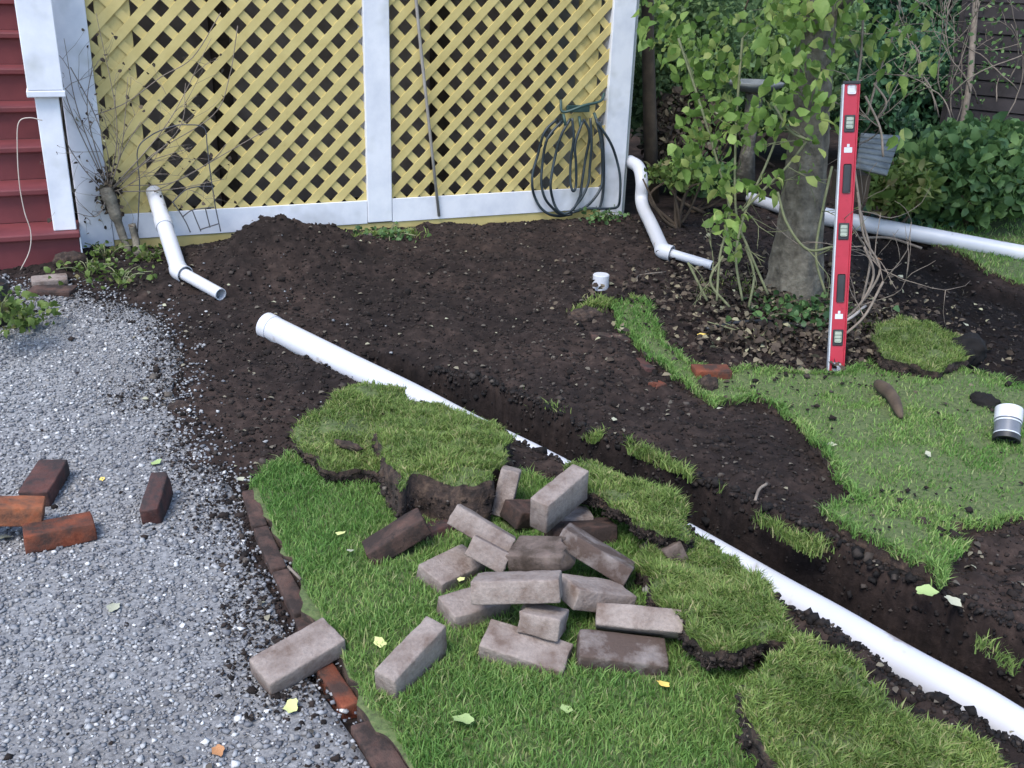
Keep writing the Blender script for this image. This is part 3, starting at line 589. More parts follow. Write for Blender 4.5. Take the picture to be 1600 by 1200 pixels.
# clod of soil hanging off that last piece
def clod(px, py, r, label, n=1, sq=(1, 1, .8), m='rootmat', name='soil_clod', cat='soil clod', dz=0, seed=0, group=None):
    c = gp(px, py, dz); bm = bmesh.new(); bmesh.ops.create_icosphere(bm, subdivisions=4, radius=1)
    for v in bm.verts:
        p = v.co; k = 1 + .28 * float(fbm(p.x * 3 + seed, p.y * 3 + p.z * 2.3, 1.3, seed)) + .20 * float(fbm(p.x * 9 + p.z * 5, p.y * 9 - p.z * 4, 1.1, seed + 3))
        v.co = Vector((p.x * k * r * sq[0], p.y * k * r * sq[1], p.z * k * r * sq[2]))
    o = frombm(name, bm, MT[m], None, True); o.location = (c[0], c[1], c[2] + r * sq[2] * .55); return tag(o, label, cat, group)
clod(1503, 566, .10, 'black crumbly clod of soil at the right end of the small curled turf piece', sq=(1, .7, .8), seed=2, m='cloddark')
clod(1105, 612, .04, 'dark lump of soil standing just below the red brick at the lawn edge', sq=(1, 1, 1.1), seed=3)
clod(1536, 640, .06, 'black soil heaped left of the white and grey pipe fitting', sq=(.8, 1, .7), seed=4, m='cloddark')
clod(112, 418, .055, 'dark clod of earth by the corner of the red bottom step', sq=(1.4, .8, .9), seed=5, m='rootmat')
clod(282, 640, .03, 'small brown soil lump on the upper gravel', sq=(1.3, 1, .7), seed=6)
clod(915, 498, .06, 'low grassy brown clod on the bare soil in front of the white cap', sq=(1.4, .9, .5), seed=7)
clod(1440, 826, .03, 'small black soil clod lying on the right lawn above the trench', seed=8)
# ================================================================== TIMBER FRAME WITH LATTICE
UH = .072; Z0 = .212; TOPZ = 1.80
fr = empty('lattice_skirting', (.12, 0, 0)); tag(fr, 'yellow diagonal lattice wall framed by white posts behind the bare soil', 'lattice wall')
def clip_poly(P, axis_, val, sign):
    out = []
    for i in range(len(P)):
        a, b = P[i], P[(i + 1) % len(P)]; da = sign * (a[axis_] - val); db = sign * (b[axis_] - val)
        if da >= 0: out.append(a)
        if da * db < 0: t = da / (da - db); out.append(a + (b - a) * t)
    return out
LW = .0425
def lath_panel(x0, x1, z0, z1):
    pair = []
    for sgn, ya, yb in ((1, -.0075, -.0008), (-1, .0, .0065)):
        ks = range(-70, 70)
        for k in ks:
            cst = (2 * k + 1) * UH   # x - sgn*(z-Z0) = cst
            j = rng.normal(0, .0012)
            d = np.array([1, sgn]) / math.sqrt(2); nrm = np.array([-sgn, 1]) / math.sqrt(2); c = np.array([cst + j, Z0])
            w_ = LW / 2 * rng.uniform(.96, 1.04)
            P = [c - d * 9 - nrm * w_, c + d * 9 - nrm * w_, c + d * 9 + nrm * w_, c - d * 9 + nrm * w_]
            for ax, val, s in ((0, x0, 1), (0, x1, -1), (1, z0, 1), (1, z1, -1)):
                P = clip_poly(P, ax, val, s)
                if not P: break
            if len(P) < 3: continue
            n = len(P); yo = rng.uniform(-.0006, .0006)
            V = [(p[0], ya + yo, p[1]) for p in P] + [(p[0], yb + yo, p[1]) for p in P]
            bm = bmesh.new(); vs = [bm.verts.new(v) for v in V]
            bm.faces.new(vs[:n]); bm.faces.new(vs[n:][::-1])
            for i in range(n): bm.faces.new((vs[i], vs[n + i], vs[n + (i + 1) % n], vs[(i + 1) % n]))
            bmesh.ops.recalc_face_normals(bm, faces=bm.faces[:]); frombm('lath', bm, MT['yellow'], fr)
lath_panel(-1.30, .07, .150, TOPZ); lath_panel(.17, 1.53, .150, TOPZ)
boxo('post', (-1.424, -.028, -.08), (-1.272, .09, TOPZ + .1), MT['white'], fr, .004)
boxo('post', (.055, -.028, .045), (.195, .09, TOPZ), MT['white'], fr, .004)
boxo('post', (1.520, -.028, -.06), (1.668, .09, TOPZ + .1), MT['white'], fr, .004)
boxo('bottom_rail', (-1.270, -.024, .040), (.053, -.0095, .168), MT['white'], fr, .002)
boxo('bottom_rail', (.197, -.024, .040), (1.518, -.0095, .171), MT['white'], fr, .002)
boxo('base_board', (-1.270, -.018, -.07), (1.518, .012, .0375), MT['yellow'], fr, .002)
boxo('top_rail', (-1.270, -.024, TOPZ - .14), (.053, -.0095, TOPZ), MT['white'], fr, .002)
boxo('top_rail', (.197, -.024, TOPZ - .14), (1.518, -.0095, TOPZ), MT['white'], fr, .002)
boxo('backing_stud', (-1.235, .010, .0), (-1.075, .05, TOPZ), MT['yellow'], fr, .003)
boxo('backing_stud', (1.335, .010, .0), (1.460, .05, TOPZ), MT['yellow'], fr, .003)
boxo('corner_board', (1.672, .0, -.06), (1.70, .16, TOPZ + .1), MT['siding'], fr, .003)
# the porch that the lattice closes off
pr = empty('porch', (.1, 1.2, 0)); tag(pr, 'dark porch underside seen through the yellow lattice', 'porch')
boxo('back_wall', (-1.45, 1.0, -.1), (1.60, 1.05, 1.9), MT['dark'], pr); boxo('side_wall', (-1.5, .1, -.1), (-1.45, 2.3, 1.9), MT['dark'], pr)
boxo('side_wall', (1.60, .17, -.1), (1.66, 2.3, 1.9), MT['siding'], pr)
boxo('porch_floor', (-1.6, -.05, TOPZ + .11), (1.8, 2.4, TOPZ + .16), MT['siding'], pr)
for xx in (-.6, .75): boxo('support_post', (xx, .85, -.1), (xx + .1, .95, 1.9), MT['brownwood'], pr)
# ------------------------------------------------------------------ red stairs
st = empty('red_stairs', (-2.2, -.2, 0)); tag(st, 'dark red painted wooden porch stairs at the left edge', 'stairs')
for k in range(8):
    yn = -.245 + .245 * k; zt = .150 + .165 * k; xr = -1.425 if k == 0 else -1.49
    boxo('tread', (-3.6, yn - .028, zt - .03), (xr, yn + .245, zt), MT['red'], st, .006)
    boxo('riser', (-3.6, yn, zt - .165 if k else -.12), (xr - .008, yn + .02, zt - .031), MT['red'], st, .002)
boxo('white_end_trim', (-1.431, -.243, -.08), (-1.424, -.02, .118), MT['white'], st, .001)
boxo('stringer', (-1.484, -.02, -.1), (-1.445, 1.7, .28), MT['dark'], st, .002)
bm = bmesh.new()
vs = [(-1.484, 0, .1), (-1.484, 1.9, 1.35), (-1.484, 1.9, -.1), (-1.484, 0, -.1), (-1.46, 0, .1), (-1.46, 1.9, 1.35), (-1.46, 1.9, -.1), (-1.46, 0, -.1)]
q = [bm.verts.new(v) for v in vs]
for f in ((0, 1, 2, 3), (7, 6, 5, 4), (0, 4, 5, 1), (3, 2, 6, 7), (1, 5, 6, 2), (0, 3, 7, 4)): bm.faces.new([q[i] for i in f])
bmesh.ops.recalc_face_normals(bm, faces=bm.faces[:]); frombm('stair_side', bm, MT['dark'], st)
nw = empty('newel_post', (-1.49, -.17, .15)); tag(nw, 'white boxed newel post standing on the bottom red tread', 'newel post')
boxo('post_shaft', (-1.538, -.225, .151), (-1.437, -.125, .775), MT['white'], nw, .004)
boxo('boxed_sleeve', (-1.562, -.252, .80), (-1.412, -.10, 1.55), MT['white'], nw, .004)
boxo('sleeve_trim', (-1.568, -.258, .770), (-1.406, -.094, .7985), MT['white'], nw, .004)

# ================================================================== PIPES
def smooth3(P, n=8): return np.array(smoothpath(list(P), n))
mp_ = empty('white_drain_pipe', pipe_pts[5]); tag(mp_, 'long white plastic drain pipe running diagonally in the trench past the brick pile', 'drain pipe', None)
pa = smooth3(pipe_pts, 5); pipe_mesh('pipe_body', pa, PIPE_R, .004, MT['pipe'], mp_, 40)
e0 = pa[0]; ed = (pa[1] - pa[0]) / np.linalg.norm(pa[1] - pa[0]); pipe_mesh('pipe_end', [e0 - ed * .012, e0 + ed * .03], PIPE_R + .003, .02, MT['pipe'], mp_, 40)
bp = empty('white_drain_pipe', gp(1450, 370)); tag(bp, 'white drain pipe lying in the background from behind the red level to the right edge', 'drain pipe')
A = gp(1288, 350, .055); Bp = gp(1600, 399, .055); dirp = (Bp - A); Bx = A + dirp * 2.2
A = onz(1293, 339, .06 + float(G(gp(1293, 350)[1]))); Bp = onz(1600, 397, .06 + float(G(gp(1600, 412)[1])) - 0); Bx = A + (Bp - A) * 2.0; Bx[2] = Bp[2] - (A[2] - Bp[2])
pipe_mesh('pipe_body', [A, A + (Bp - A) * .5, Bp, Bx], .048, .004, MT['pipe'], bp)
dd = (Bp - A) / np.linalg.norm(Bp - A); pipe_mesh('pipe_socket', [A - dd * .02, A + dd * .11], .0535, .005, MT['pipe'], bp)
b2 = empty('white_drain_pipe', gp(1180, 325)); tag(b2, 'short end of white drain pipe showing just left of the tree trunk', 'drain pipe')
A2 = onz(1172, 309, .05); B2 = onz(1212, 322, .05); pipe_mesh('pipe_body', [A2, (A2 + B2) / 2, B2, B2 + (B2 - A2) * .6], .036, .004, MT['pipe'], b2)
# downspout outlets at the wall
def spout(p, label, r1, r2, top_bend=None):
    root = empty('downspout_outlet', p['base']); tag(root, label, 'downpipe'); a, b = p['top'], p['base']
    pts = ([*top_bend] if top_bend else []) + [a, a * .5 + b * .5, b]
    pipe_mesh('upper_pipe', smooth3(pts, 6) if top_bend else pts, r1, .004, MT['pipe'], root)
    m_ = p.get('collar'); 
    if m_ is not None:
        d = (b - a) / np.linalg.norm(b - a); pipe_mesh('coupling', [m_ - d * .035, m_ + d * .035], r1 + .005, .004, MT['pipe'], root)
    d = (b - a) / np.linalg.norm(b - a); e = p['end']; d2 = (e - b) / np.linalg.norm(e - b)
    pipe_mesh('elbow', smooth3([b - d * .03, b, b + d2 * .05], 6), r1 + .004, .004, MT['pipe'], root)
    pipe_mesh('side_pipe', [b + d2 * .03, (b + e) / 2, e], r2, .004, MT['pipe'], root)
a = onY(240, 300, .0); b = gp(280, 424, .035); e = gp(345, 460, .02)
spout(dict(top=a, base=b, end=e, collar=a + (b - a) * .42), 'white plastic downpipe slanting out of the lattice left of the soil mound', .038, .028)
a = onY(1003, 318, -.22); b = gp(1036, 392, .05); e = gp(1113, 415, .045)
spout(dict(top=a, base=b, end=e), 'white plastic downpipe bending round the right corner post',   .038, .024, [onY(984, 252, .02), onY(998, 262, -.10), onY(1003, 285, -.18)])
cp = empty('capped_pipe_stub', gp(938, 452)); tag(cp, 'small white cylindrical pipe cap standing alone on the soil', 'pipe cap')
c = gp(938, 451); pipe_mesh('cap_wall', [c + [0, 0, -.005], c + [0, 0, .07]], .040, .004, MT['pipe'], cp)
bm = bmesh.new(); bmesh.ops.create_cone(bm, cap_ends=True, segments=32, radius1=.039, radius2=.037, depth=.006, matrix=Matrix.Translation((c[0], c[1], c[2] + .0705))); frombm('cap_lid', bm, MT['pipe'], cp)
# coupling lying on the right lawn
ft = empty('pipe_fitting', gp(1572, 660)); tag(ft, 'white and grey rubber pipe coupling lying open end forward on the right lawn', 'pipe fitting')
f0 = gp(1577, 640, .13); f1 = gp(1572, 690, .045); dv = f1 - f0
pipe_mesh('white_collar', [f0, f0 + dv * .38], .047, .006, MT['pipe'], ft); pipe_mesh('grey_sleeve', [f0 + dv * .3, f0 + dv * .9], .043, .005, MT['greypipe'], ft); pipe_mesh('black_socket', [f0 + dv * .84, f1], .046, .008, MT['black'], ft)
for t_ in (.42, .80): pipe_mesh('clamp_band', [f0 + dv * t_, f0 + dv * (t_ + .045)], .045, .002, MT['alu'], ft)
bm = bmesh.new(); q_ = Vector(dv).to_track_quat('Z', 'Y').to_matrix().to_4x4(); bmesh.ops.create_cone(bm, cap_ends=True, segments=28, radius1=.038, radius2=.038, depth=.004, matrix=Matrix.Translation(Vector(f0 + dv * .80)) @ q_); frombm('inner_seal', bm, MT['black'], ft)

# ================================================================== BRICKS
def brick_obj(name, d, c, R, m, seed, rnd=.0042, broken=None, rough=.0014):
    bm = bmesh.new(); n = (12, 6, 5)
    # grid box surface
    ver = {}
    def vid(i, j, k):
        if (i, j, k) not in ver:
            ver[(i, j, k)] = bm.verts.new((i / n[0] - .5, j / n[1] - .5, k / n[2] - .5))
        return ver[(i, j, k)]
    for i in range(n[0]):
        for j in range(n[1]):
            bm.faces.new((vid(i, j, 0), vid(i, j + 1, 0), vid(i + 1, j + 1, 0), vid(i + 1, j, 0))); bm.faces.new((vid(i, j, n[2]), vid(i + 1, j, n[2]), vid(i + 1, j + 1, n[2]), vid(i, j + 1, n[2])))
    for i in range(n[0]):
        for k in range(n[2]):
            bm.faces.new((vid(i, 0, k), vid(i + 1, 0, k), vid(i + 1, 0, k + 1), vid(i, 0, k + 1))); bm.faces.new((vid(i, n[1], k), vid(i, n[1], k + 1), vid(i + 1, n[1], k + 1), vid(i + 1, n[1], k)))
    for j in range(n[1]):
        for k in range(n[2]):
            bm.faces.new((vid(0, j, k), vid(0, j, k + 1), vid(0, j + 1, k + 1), vid(0, j + 1, k))); bm.faces.new((vid(n[0], j, k), vid(n[0], j + 1, k), vid(n[0], j + 1, k + 1), vid(n[0], j, k + 1)))
    h = np.array(d) / 2
    for v in bm.verts:
        # concentrate the grid lines near the arrises, then round them off
        p = np.zeros(3)
        for ax_ in range(3):
            ii = int(round((v.co[ax_] + .5) * n[ax_])); hh = h[ax_]; rn_ = min(rnd, hh * .4)
            p[ax_] = -hh if ii == 0 else hh if ii == n[ax_] else -(hh - rn_) + 2 * (hh - rn_) * (ii - 1) / (n[ax_] - 2)
        inner = np.clip(p, -(h - rnd), h - rnd); dv_ = p - inner; L = np.linalg.norm(dv_)
        if L > rnd: p = inner + dv_ / L * rnd
        s = seed * 3.7
        nz = np.array([float(fbm(p[1] * 1 + s, p[2] + s, .03, seed)), float(fbm(p[0] + s, p[2] - s, .035, seed + 1)), float(fbm(p[0] - s, p[1] + s, .035, seed + 2))])
        p = p + nz * rough * np.sign(p) * 1.6
        chip = float(fbm(p[0] * 1.3 + s, p[1] + p[2] * 1.7, .05, seed + 5)); edge = (np.abs(p) > h - .014).sum()
        if edge >= 2 and chip > .32: p *= 1 - .07 * (chip - .32) / .3
        if broken:
            ax, sg, amt = broken; f = p[ax] * sg / h[ax]
            if f > .2: p[ax] -= sg * amt * ((f - .2) / .8) * (.6 + 1.3 * float(fbm(p[(ax + 1) % 3] + s, p[(ax + 2) % 3], .03, seed + 8)) + .35 * math.sin(p[(ax + 1) % 3] * 60 + s))
        v.co = p
    o = frombm(name, bm, m, None, True); o.matrix_world = Matrix.Translation(Vector(c)) @ R.to_4x4(); return o
BL = [ # key, name, material, label, category, group, broken
 ('p_top', 'paver', 'paver', 'grey paver standing on edge at the very top of the brick pile', 'paver', 'pavers heaped on the lawn', None),
 ('p_upright', 'paver', 'paver', 'grey paver sticking up on its end against the folded turf, left of the topmost one', 'paver', 'pavers heaped on the lawn', None),
 ('p_lean_left', 'paver', 'paver', 'grey paver tipped on edge with its left end raised, upper left of the pile', 'paver', 'pavers heaped on the lawn', None),
 ('p_half_bright', 'paver', 'paver', 'pale broken paver half with rounded left corner, leaning in the pile middle', 'paver', 'pavers heaped on the lawn', (0, 1, .02)),
 ('p_mossy', 'broken_paver', 'paverdark', 'mossy brown broken paver wedged in the centre of the pile', 'paver', 'pavers heaped on the lawn', (0, 1, .04)),
 ('p_diag', 'paver', 'paverdirty', 'long paver with dark soiled side sloping down to the right across the pile', 'paver', 'pavers heaped on the lawn', None),
 ('p_front', 'paver', 'paver', 'grey paver lying level with its long side forward in the pile centre', 'paver', 'pavers heaped on the lawn', None),
 ('p_wedge', 'paver', 'paver', 'grey paver tilted down to the right behind the level centre one', 'paver', 'pavers heaped on the lawn', None),
 ('p_left_flat', 'paver', 'paver', 'flat grey paver at the left of the pile beside the brown brick', 'paver', 'pavers heaped on the lawn', None),
 ('p_under', 'paver', 'paver', 'grey paver in the grass half covered by the level centre one', 'paver', 'pavers heaped on the lawn', None),
 ('p_half_front', 'paver', 'paver', 'short broken paver half resting on the flat front paver', 'paver', 'pavers heaped on the lawn', (0, -1, .012)),
 ('p_flat_mid', 'paver', 'paver', 'clean grey paver lying flat at the front with a broken half on it', 'paver', 'pavers heaped on the lawn', None),
 ('p_long_right', 'paver', 'paver', 'clean long grey paver at the right end of the pile above the stained one', 'paver', 'pavers heaped on the lawn', None),
 ('p_stained', 'paver', 'paverdirty', 'flat paver stained with brown patches at the lower right of the pile', 'paver', 'pavers heaped on the lawn', None),
 ('p_behind', 'paver', 'paver', 'small visible end of a grey paver behind and right of the topmost one', 'paver', 'pavers heaped on the lawn', None),
 ('b_buried', 'brick', 'bbrown', 'brown brick half sunk in grass under the propped turf strip', 'brick', None, None),
 ('b_brown', 'brick', 'bbrown', 'brown brick caked with mortar at the far left of the pile', 'brick', None, None),
 ('b_brown2', 'brick', 'bdark', 'dark brown brick lying in shadow behind the mortar caked one', 'brick', None, None),
 ('b_hole', 'brick', 'bbrown', 'reddish brown brick piece under the topmost paver', 'brick', None, (0, 1, .02)),
 ('p_turfed', 'paver', 'paverdark', 'grey paver almost hidden beneath the broad turf slab', 'paver', 'pavers heaped on the lawn', None),
 ('g_left', 'paver', 'paver', 'grey paver lying across the brick edging at the gravel', 'paver', None, None),
 ('g_mid', 'paver', 'paver', 'grey paver on edge in the grass between the edging and the pile', 'paver', None, None),
 ('r_back', 'brick', 'bdark', 'dark red brick lying flat, rearmost of the three on the left gravel', 'brick', None, None),
 ('r_orange', 'brick', 'borange', 'bright orange brick cut by the left edge of the picture', 'brick', None, None),
 ('r_front', 'brick', 'bred', 'red brick with grey top, frontmost of the three on the left gravel', 'brick', None, None),
 ('r_stand', 'brick', 'bdark', 'dark red brick propped up alone on the gravel right of the others', 'brick', None, (0, -1, .012)),
]
for i, (k, nm, m, lab, cat, grp, brk) in enumerate(BL):
    b = BR[k]; up_ = {'b_brown': .03, 'b_brown2': .03, 'b_hole': .03, 'p_mossy': .0, 'p_under': .01, 'p_flat_mid': .008, 'p_stained': .008, 'b_buried': .03, 'p_turfed': .02, 'p_left_flat': .01}.get(k, .004)
    tag(brick_obj(nm, b['d'], [b['c'][0], b['c'][1], b['c'][2] + up_], rodr(b['r']), MT[m], i + 1, broken=brk), lab, cat, grp)
def brick_px(p0, p1, wd, hgt, m, lab, dz=0.0, L=None, seed=0, tilt=0, cat='brick', nm='brick', brk=None, group=None, roll=0):
    a = gp(*p0, dz); b = gp(*p1, dz); d = b - a; L = L or np.linalg.norm(d[:2]); yaw = math.atan2(d[1], d[0]); c = (a + b) / 2; c = np.array([c[0], c[1], float(G(c[1])) + dz])
    R = Matrix.Rotation(yaw, 3, 'Z') @ Matrix.Rotation(tilt, 3, 'Y') @ Matrix.Rotation(roll, 3, 'X')
    return tag(brick_obj(nm, (L, wd, hgt), c, R, MT[m], seed, broken=brk), lab, cat, group)
eg = 'bricks set on edge along the gravel'
brick_px((391, 785), (407, 841), .044, .09, 'bbrown', 'grey brown edging brick at the top end of the row by the soil', -.020, seed=41, group=eg)
brick_px((409, 844), (437, 909), .044, .09, 'bbrown', 'second edging brick from the top, brown with a chipped orange edge', -.020, seed=42, group=eg)
brick_px((439, 912), (474, 979), .044, .09, 'bbrown', 'third edging brick from the top, ending at the loose grey paver', -.020, seed=43, group=eg)
brick_px((476, 983), (502, 1040), .055, .09, 'bbrown', 'edging brick mostly hidden under the loose grey paver', -.035, seed=44, group=eg)
brick_px((505, 1060), (550, 1126), .044, .09, 'bred', 'red edging brick just below the loose grey paver', -.028, seed=45, group=eg)
brick_px((568, 1152), (620, 1238), .060, .09, 'bbrown', 'brown edging brick cut by the bottom of the picture', -.025, seed=46, group=eg)
brick_px((1088, 583), (1134, 583), .085, .05, 'bred', 'red brick lying alone at the corner of the lawn near the red level', .035, seed=51, L=.15)
brick_px((925, 532), (978, 531), .08, .045, 'bbrown', 'brown brick half buried on the bare soil left of the lawn tongue', .01, seed=52, tilt=.1, L=.17)
brick_px((1012, 612), (1036, 604), .05, .05, 'bred', 'small orange red brick fragment at the foot of the lawn edge', .015, seed=53, brk=(0, -1, .02), L=.075)
brick_px((992, 562), (1020, 590), .05, .05, 'bdark', 'dark red brick buried along the left lawn edge', -.006, seed=54, L=.13)
brick_px((52, 458), (112, 460), .11, .05, 'bbrown', 'brown brick set beside the bottom red step', -.01, seed=55, L=.19)
brick_px((55, 440), (100, 436), .10, .03, 'paver', 'flat grey stone slab touching the bottom red step', .012, seed=56, L=.15, nm='stone_slab', cat='stone slab')
rb = [(1010, 900, .026), (1022, 925, .03), (1030, 955, .022)]
for i, (a_, b_, r_) in enumerate(rb):
    clod(a_, b_, r_, ['grey lump of mortar rubble touching the end of the long sloping paver', 'larger grey rubble lump at the edge of the broad turf slab', 'small grey rubble lump lowest beside the broad turf slab'][i], m='rubble', name='rubble_lump', cat='rubble', dz=.03, seed=20 + i)
# ================================================================== BOX LEVEL
lb = gp(1305, 583, .0); lt = None
LL = 1.185; d = ray(1330, 127); dn = d / np.linalg.norm(d); bb = 2 * dn @ (CC - lb); cc_ = (CC - lb) @ (CC - lb) - LL ** 2; D = max(bb * bb - 4 * cc_, 0); lt = CC + dn * ((-bb) / 2 + D ** .5 * .5)
ax = (lt - lb) / np.linalg.norm(lt - lb); LL = np.linalg.norm(lt - lb)
view = CC - lb; side = np.cross(view, ax); side /= np.linalg.norm(side)          # towards photo left when facing
if side @ CR[0] > 0: side = -side
fn = np.cross(ax, side); fn = fn if fn @ view > 0 else -fn
ang = math.radians(-14); s2 = side * math.cos(ang) - fn * math.sin(ang); f2 = fn * math.cos(ang) + side * math.sin(ang)   # turn so the left working edge shows
lv = empty('spirit_level', lb); tag(lv, 'tall red box level with silver edges standing upright against the tree', 'spirit level')
LASTL = None
def lbox(name, s0, s1, f0_, f1_, a0, a1, m, bev=.0015, par=None):
    global LASTL
    bm = bmesh.new(); R = Matrix((s2, f2, ax)).transposed(); c = lb + s2 * (s0 + s1) / 2 + f2 * (f0_ + f1_) / 2 + ax * (a0 + a1) / 2
    box(bm, c, (s1 - s0, f1_ - f0_, a1 - a0), R, bev); LASTL = frombm(name, bm, MT[m], par or lv); return LASTL
W2 = .034
lbox('red_web', -W2 + .006, W2 - .006, -.010, .010, .012, LL - .012, 'lvl_red')
lbox('silver_edge', W2 - .006, W2, -.0135, .0135, .012, LL - .012, 'alu'); lbox('red_edge', -W2, -W2 + .006, -.0135, .0135, .012, LL - .012, 'lvl_red')
lbox('end_cap', -W2, W2, -.0145, .0145, 0, .012, 'black'); lbox('end_cap', -W2, W2, -.0145, .0145, LL - .012, LL, 'black')
for f_ in (.025, .972): lbox('white_end_badge', -.018, .016, .0105, .0135, LL * f_ - .018, LL * f_ + .018, 'pipe', .006)
for f_ in (.13, .50, .862):
    lbox('vial_frame', -.021, .021, .0102, .013, LL * f_ - .036, LL * f_ + .032, 'black', .003); vf_ = LASTL; lbox('vial', -.014, .015, .0132, .016, LL * f_ - .022, LL * f_ + .026, 'vial', .005, vf_); lbox('vial_line', -.014, .015, .0158, .0164, LL * f_ - .006, LL * f_ - .004, 'black', 0, vf_); lbox('vial_line', -.014, .015, .0158, .0164, LL * f_ + .008, LL * f_ + .010, 'black', 0, vf_)
for f_ in (.305, .68): lbox('hand_hole', -.017, .015, .0102, .0118, LL * f_ - .062, LL * f_ + .055, 'black', .005)
for f_ in (.205, .775):
    lbox('printed_mark', -.016, .016, .0102, .0106, LL * f_ - .013, LL * f_ + .008, 'pipe', 0); lbox('printed_mark', -.005, .005, .0102, .0106, LL * f_ + .009, LL * f_ + .021, 'pipe', 0)

# ================================================================== HOSE, POLE, WIRES
hz = lambda pts, Y=-.05: [onY(780 + a / 6.667, 180 + b / 6.667, Y - .012 * math.sin(i * 2.1)) for i, (a, b) in enumerate(pts)]
loops = [[(600, 40), (470, 180), (400, 420), (350, 600), (345, 740), (370, 850), (430, 960), (520, 1030), (640, 1050), (760, 1030)],
 [(650, 60), (500, 250), (451, 500), (440, 720), (480, 870), (560, 970), (640, 1030), (740, 1010)],
 [(740, 40), (650, 200), (590, 400), (550, 600), (535, 740), (560, 880), (610, 990), (700, 1040)],
 [(760, 30), (775, 250), (745, 480), (742, 700), (770, 790), (800, 730), (800, 500), (792, 300), (870, 60)],
 [(880, 40), (942, 200), (900, 450), (862, 700), (840, 850), (760, 990), (650, 1045)],
 [(950, 30), (962, 300), (942, 560), (930, 700), (860, 860), (740, 1010)],
 [(1010, 30), (1065, 300), (1075, 600), (1060, 750), (980, 880), (880, 970), (760, 1015)],
 [(1010, 60), (1150, 270), (1220, 450), (1260, 650), (1257, 860), (1235, 950), (1160, 972), (1050, 972), (900, 970)],
 [(1050, 60), (1085, 350), (1088, 700), (1070, 880), (1040, 985)]]
ho = empty('garden_hose', onY(900, 300, -.05)); tag(ho, 'dark garden hose hanging in long coils on the right lattice panel', 'garden hose')
for i, lp in enumerate(loops):
    t = TB(); t.tube(smoothpath(hz(lp, -.045 - .012 * (i % 4)), 6), .0082, 8); t.build('hose_loop', MT['hose'], ho)
hg = empty('hose_hanger', onY(912, 160, -.02)); tag(hg, 'green metal hose hanger fixed to the right lattice panel', 'hose hanger')
pA = onY(880, 175, -.045); pB = onY(938, 158, -.045); t = TB(); t.tube(smoothpath([onY(876, 156, -.012), pA, (pA + pB) / 2 + [0, -.03, .01], pB, onY(944, 146, -.012)], 6), .008, 8); t.build('hanger_arm', MT['teal'], hg)
boxo('hanger_plate', onY(886, 176, -.03), onY(922, 164, -.03) + [0, .014, 0], MT['teal'], hg, .003)
t = TB()
for a_, b_ in (((880, 178), (884, 196)), ((905, 182), (907, 200)), ((928, 176), (934, 194))): t.tube([onY(*a_, -.05), onY(*b_, -.075)], .009, 8)
t.build('hanger_hook', MT['teal'], hg)
t = TB(); t.tube([onY(a_, b_, -.04) for a_, b_ in ((648, -160), (650, 0), (659, 90), (672, 210), (686, 338))], [.009, .009, .009, .0085, .0085], 8); o = t.build('grey_rod', MT['poleg']); tag(o, 'thin grey rod leaning on the lattice right of the centre post', 'rod')
wt = empty('wire_trellis', onY(310, 350, -.06)); tag(wt, 'low dark wire plant hoop leaning on the left lattice panel', 'wire trellis')
zz4 = lambda pts, Y: [onY(140 + a / 6.667, 180 + b / 6.667, Y) for a, b in pts]
for pts in [[(500, 1220), (512, 950), (520, 690), (500, 360), (640, 210), (850, 120), (1000, 100), (1190, 130), (1225, 320), (1252, 560), (1290, 820), (1312, 960), (1365, 1210)],
            [(860, 900), (920, 980), (1000, 1110), (1050, 1220)], [(1070, 990), (1110, 1090), (1160, 1210)], [(1205, 965), (1230, 1070), (1255, 1170)],
            [(965, 1062), (1060, 992), (1180, 970), (1300, 958)], [(1150, 1192), (1250, 1160), (1345, 1130)], [(865, 905), (990, 785), (1120, 745), (1285, 742)]]:
    t = TB(); t.tube(smoothpath(zz4(pts, -.09), 6), .0032, 6); t.build('wire', MT['wire'], wt)
t = TB(); t.tube(smoothpath([onY(*p, -.30) for p in ((66, 188), (45, 184), (29, 192), (27, 230), (30, 285), (38, 330), (48, 362), (46, 392), (32, 422))], 6), .0025, 6); tag(t.build('pale_cord', MT['cream']), 'thin pale cord hanging in front of the red stairs', 'cord')
t = TB(); t.tube(smoothpath([gp(a_, b_, .03) for a_, b_ in ((1104, 514), (1140, 506), (1190, 502), (1230, 505), (1262, 512))], 6), .010, 7); tag(t.build('black_hose_piece', MT['black']), 'short black hose end lying across the litter at the tree foot', 'hose')

# ================================================================== LEFT BARE VINE
def grow(tb, p, d, L, r, depth, spread=.5, bias=(0, 0, 0), buds=None, lim=None):
    n = max(4, int(L / .05)); pts = [p.copy()]; q = p.copy(); dd = d / np.linalg.norm(d)
    for i in range(n):
        dd = dd + rng.normal(0, .16, 3) + np.array(bias) * .08; dd /= np.linalg.norm(dd); q = q + dd * L / n
        if lim is not None: q = lim(q)
        pts.append(q.copy())
    tb.tube(pts, np.linspace(r, r * .45, n + 1), 5)
    if depth > 0:
        for k in range(rng.integers(2, 4)):
            i = rng.integers(n // 3, n + 1); nd = dd + rng.normal(0, spread, 3); grow(tb, pts[i], nd, L * rng.uniform(.4, .75), r * .6, depth - 1, spread, bias, buds, lim)
    elif buds is not None: buds.append(pts[-1])
bv_ = empty('bare_climber', gp(200, 392)); tag(bv_, 'leafless woody climber with a gnarled stump at the left white post', 'bare vine')
t = TB(); t.tube(smoothpath([gp(203, 396), onY(193, 372, -.13), onY(182, 340, -.12), onY(172, 312, -.10), onY(166, 292, -.09)], 5), [.016] * 5 + [.02] * 5 + [.03] * 5 + [.036] * 5 + [.028], 10); t.build('stem', MT['bark'], bv_)
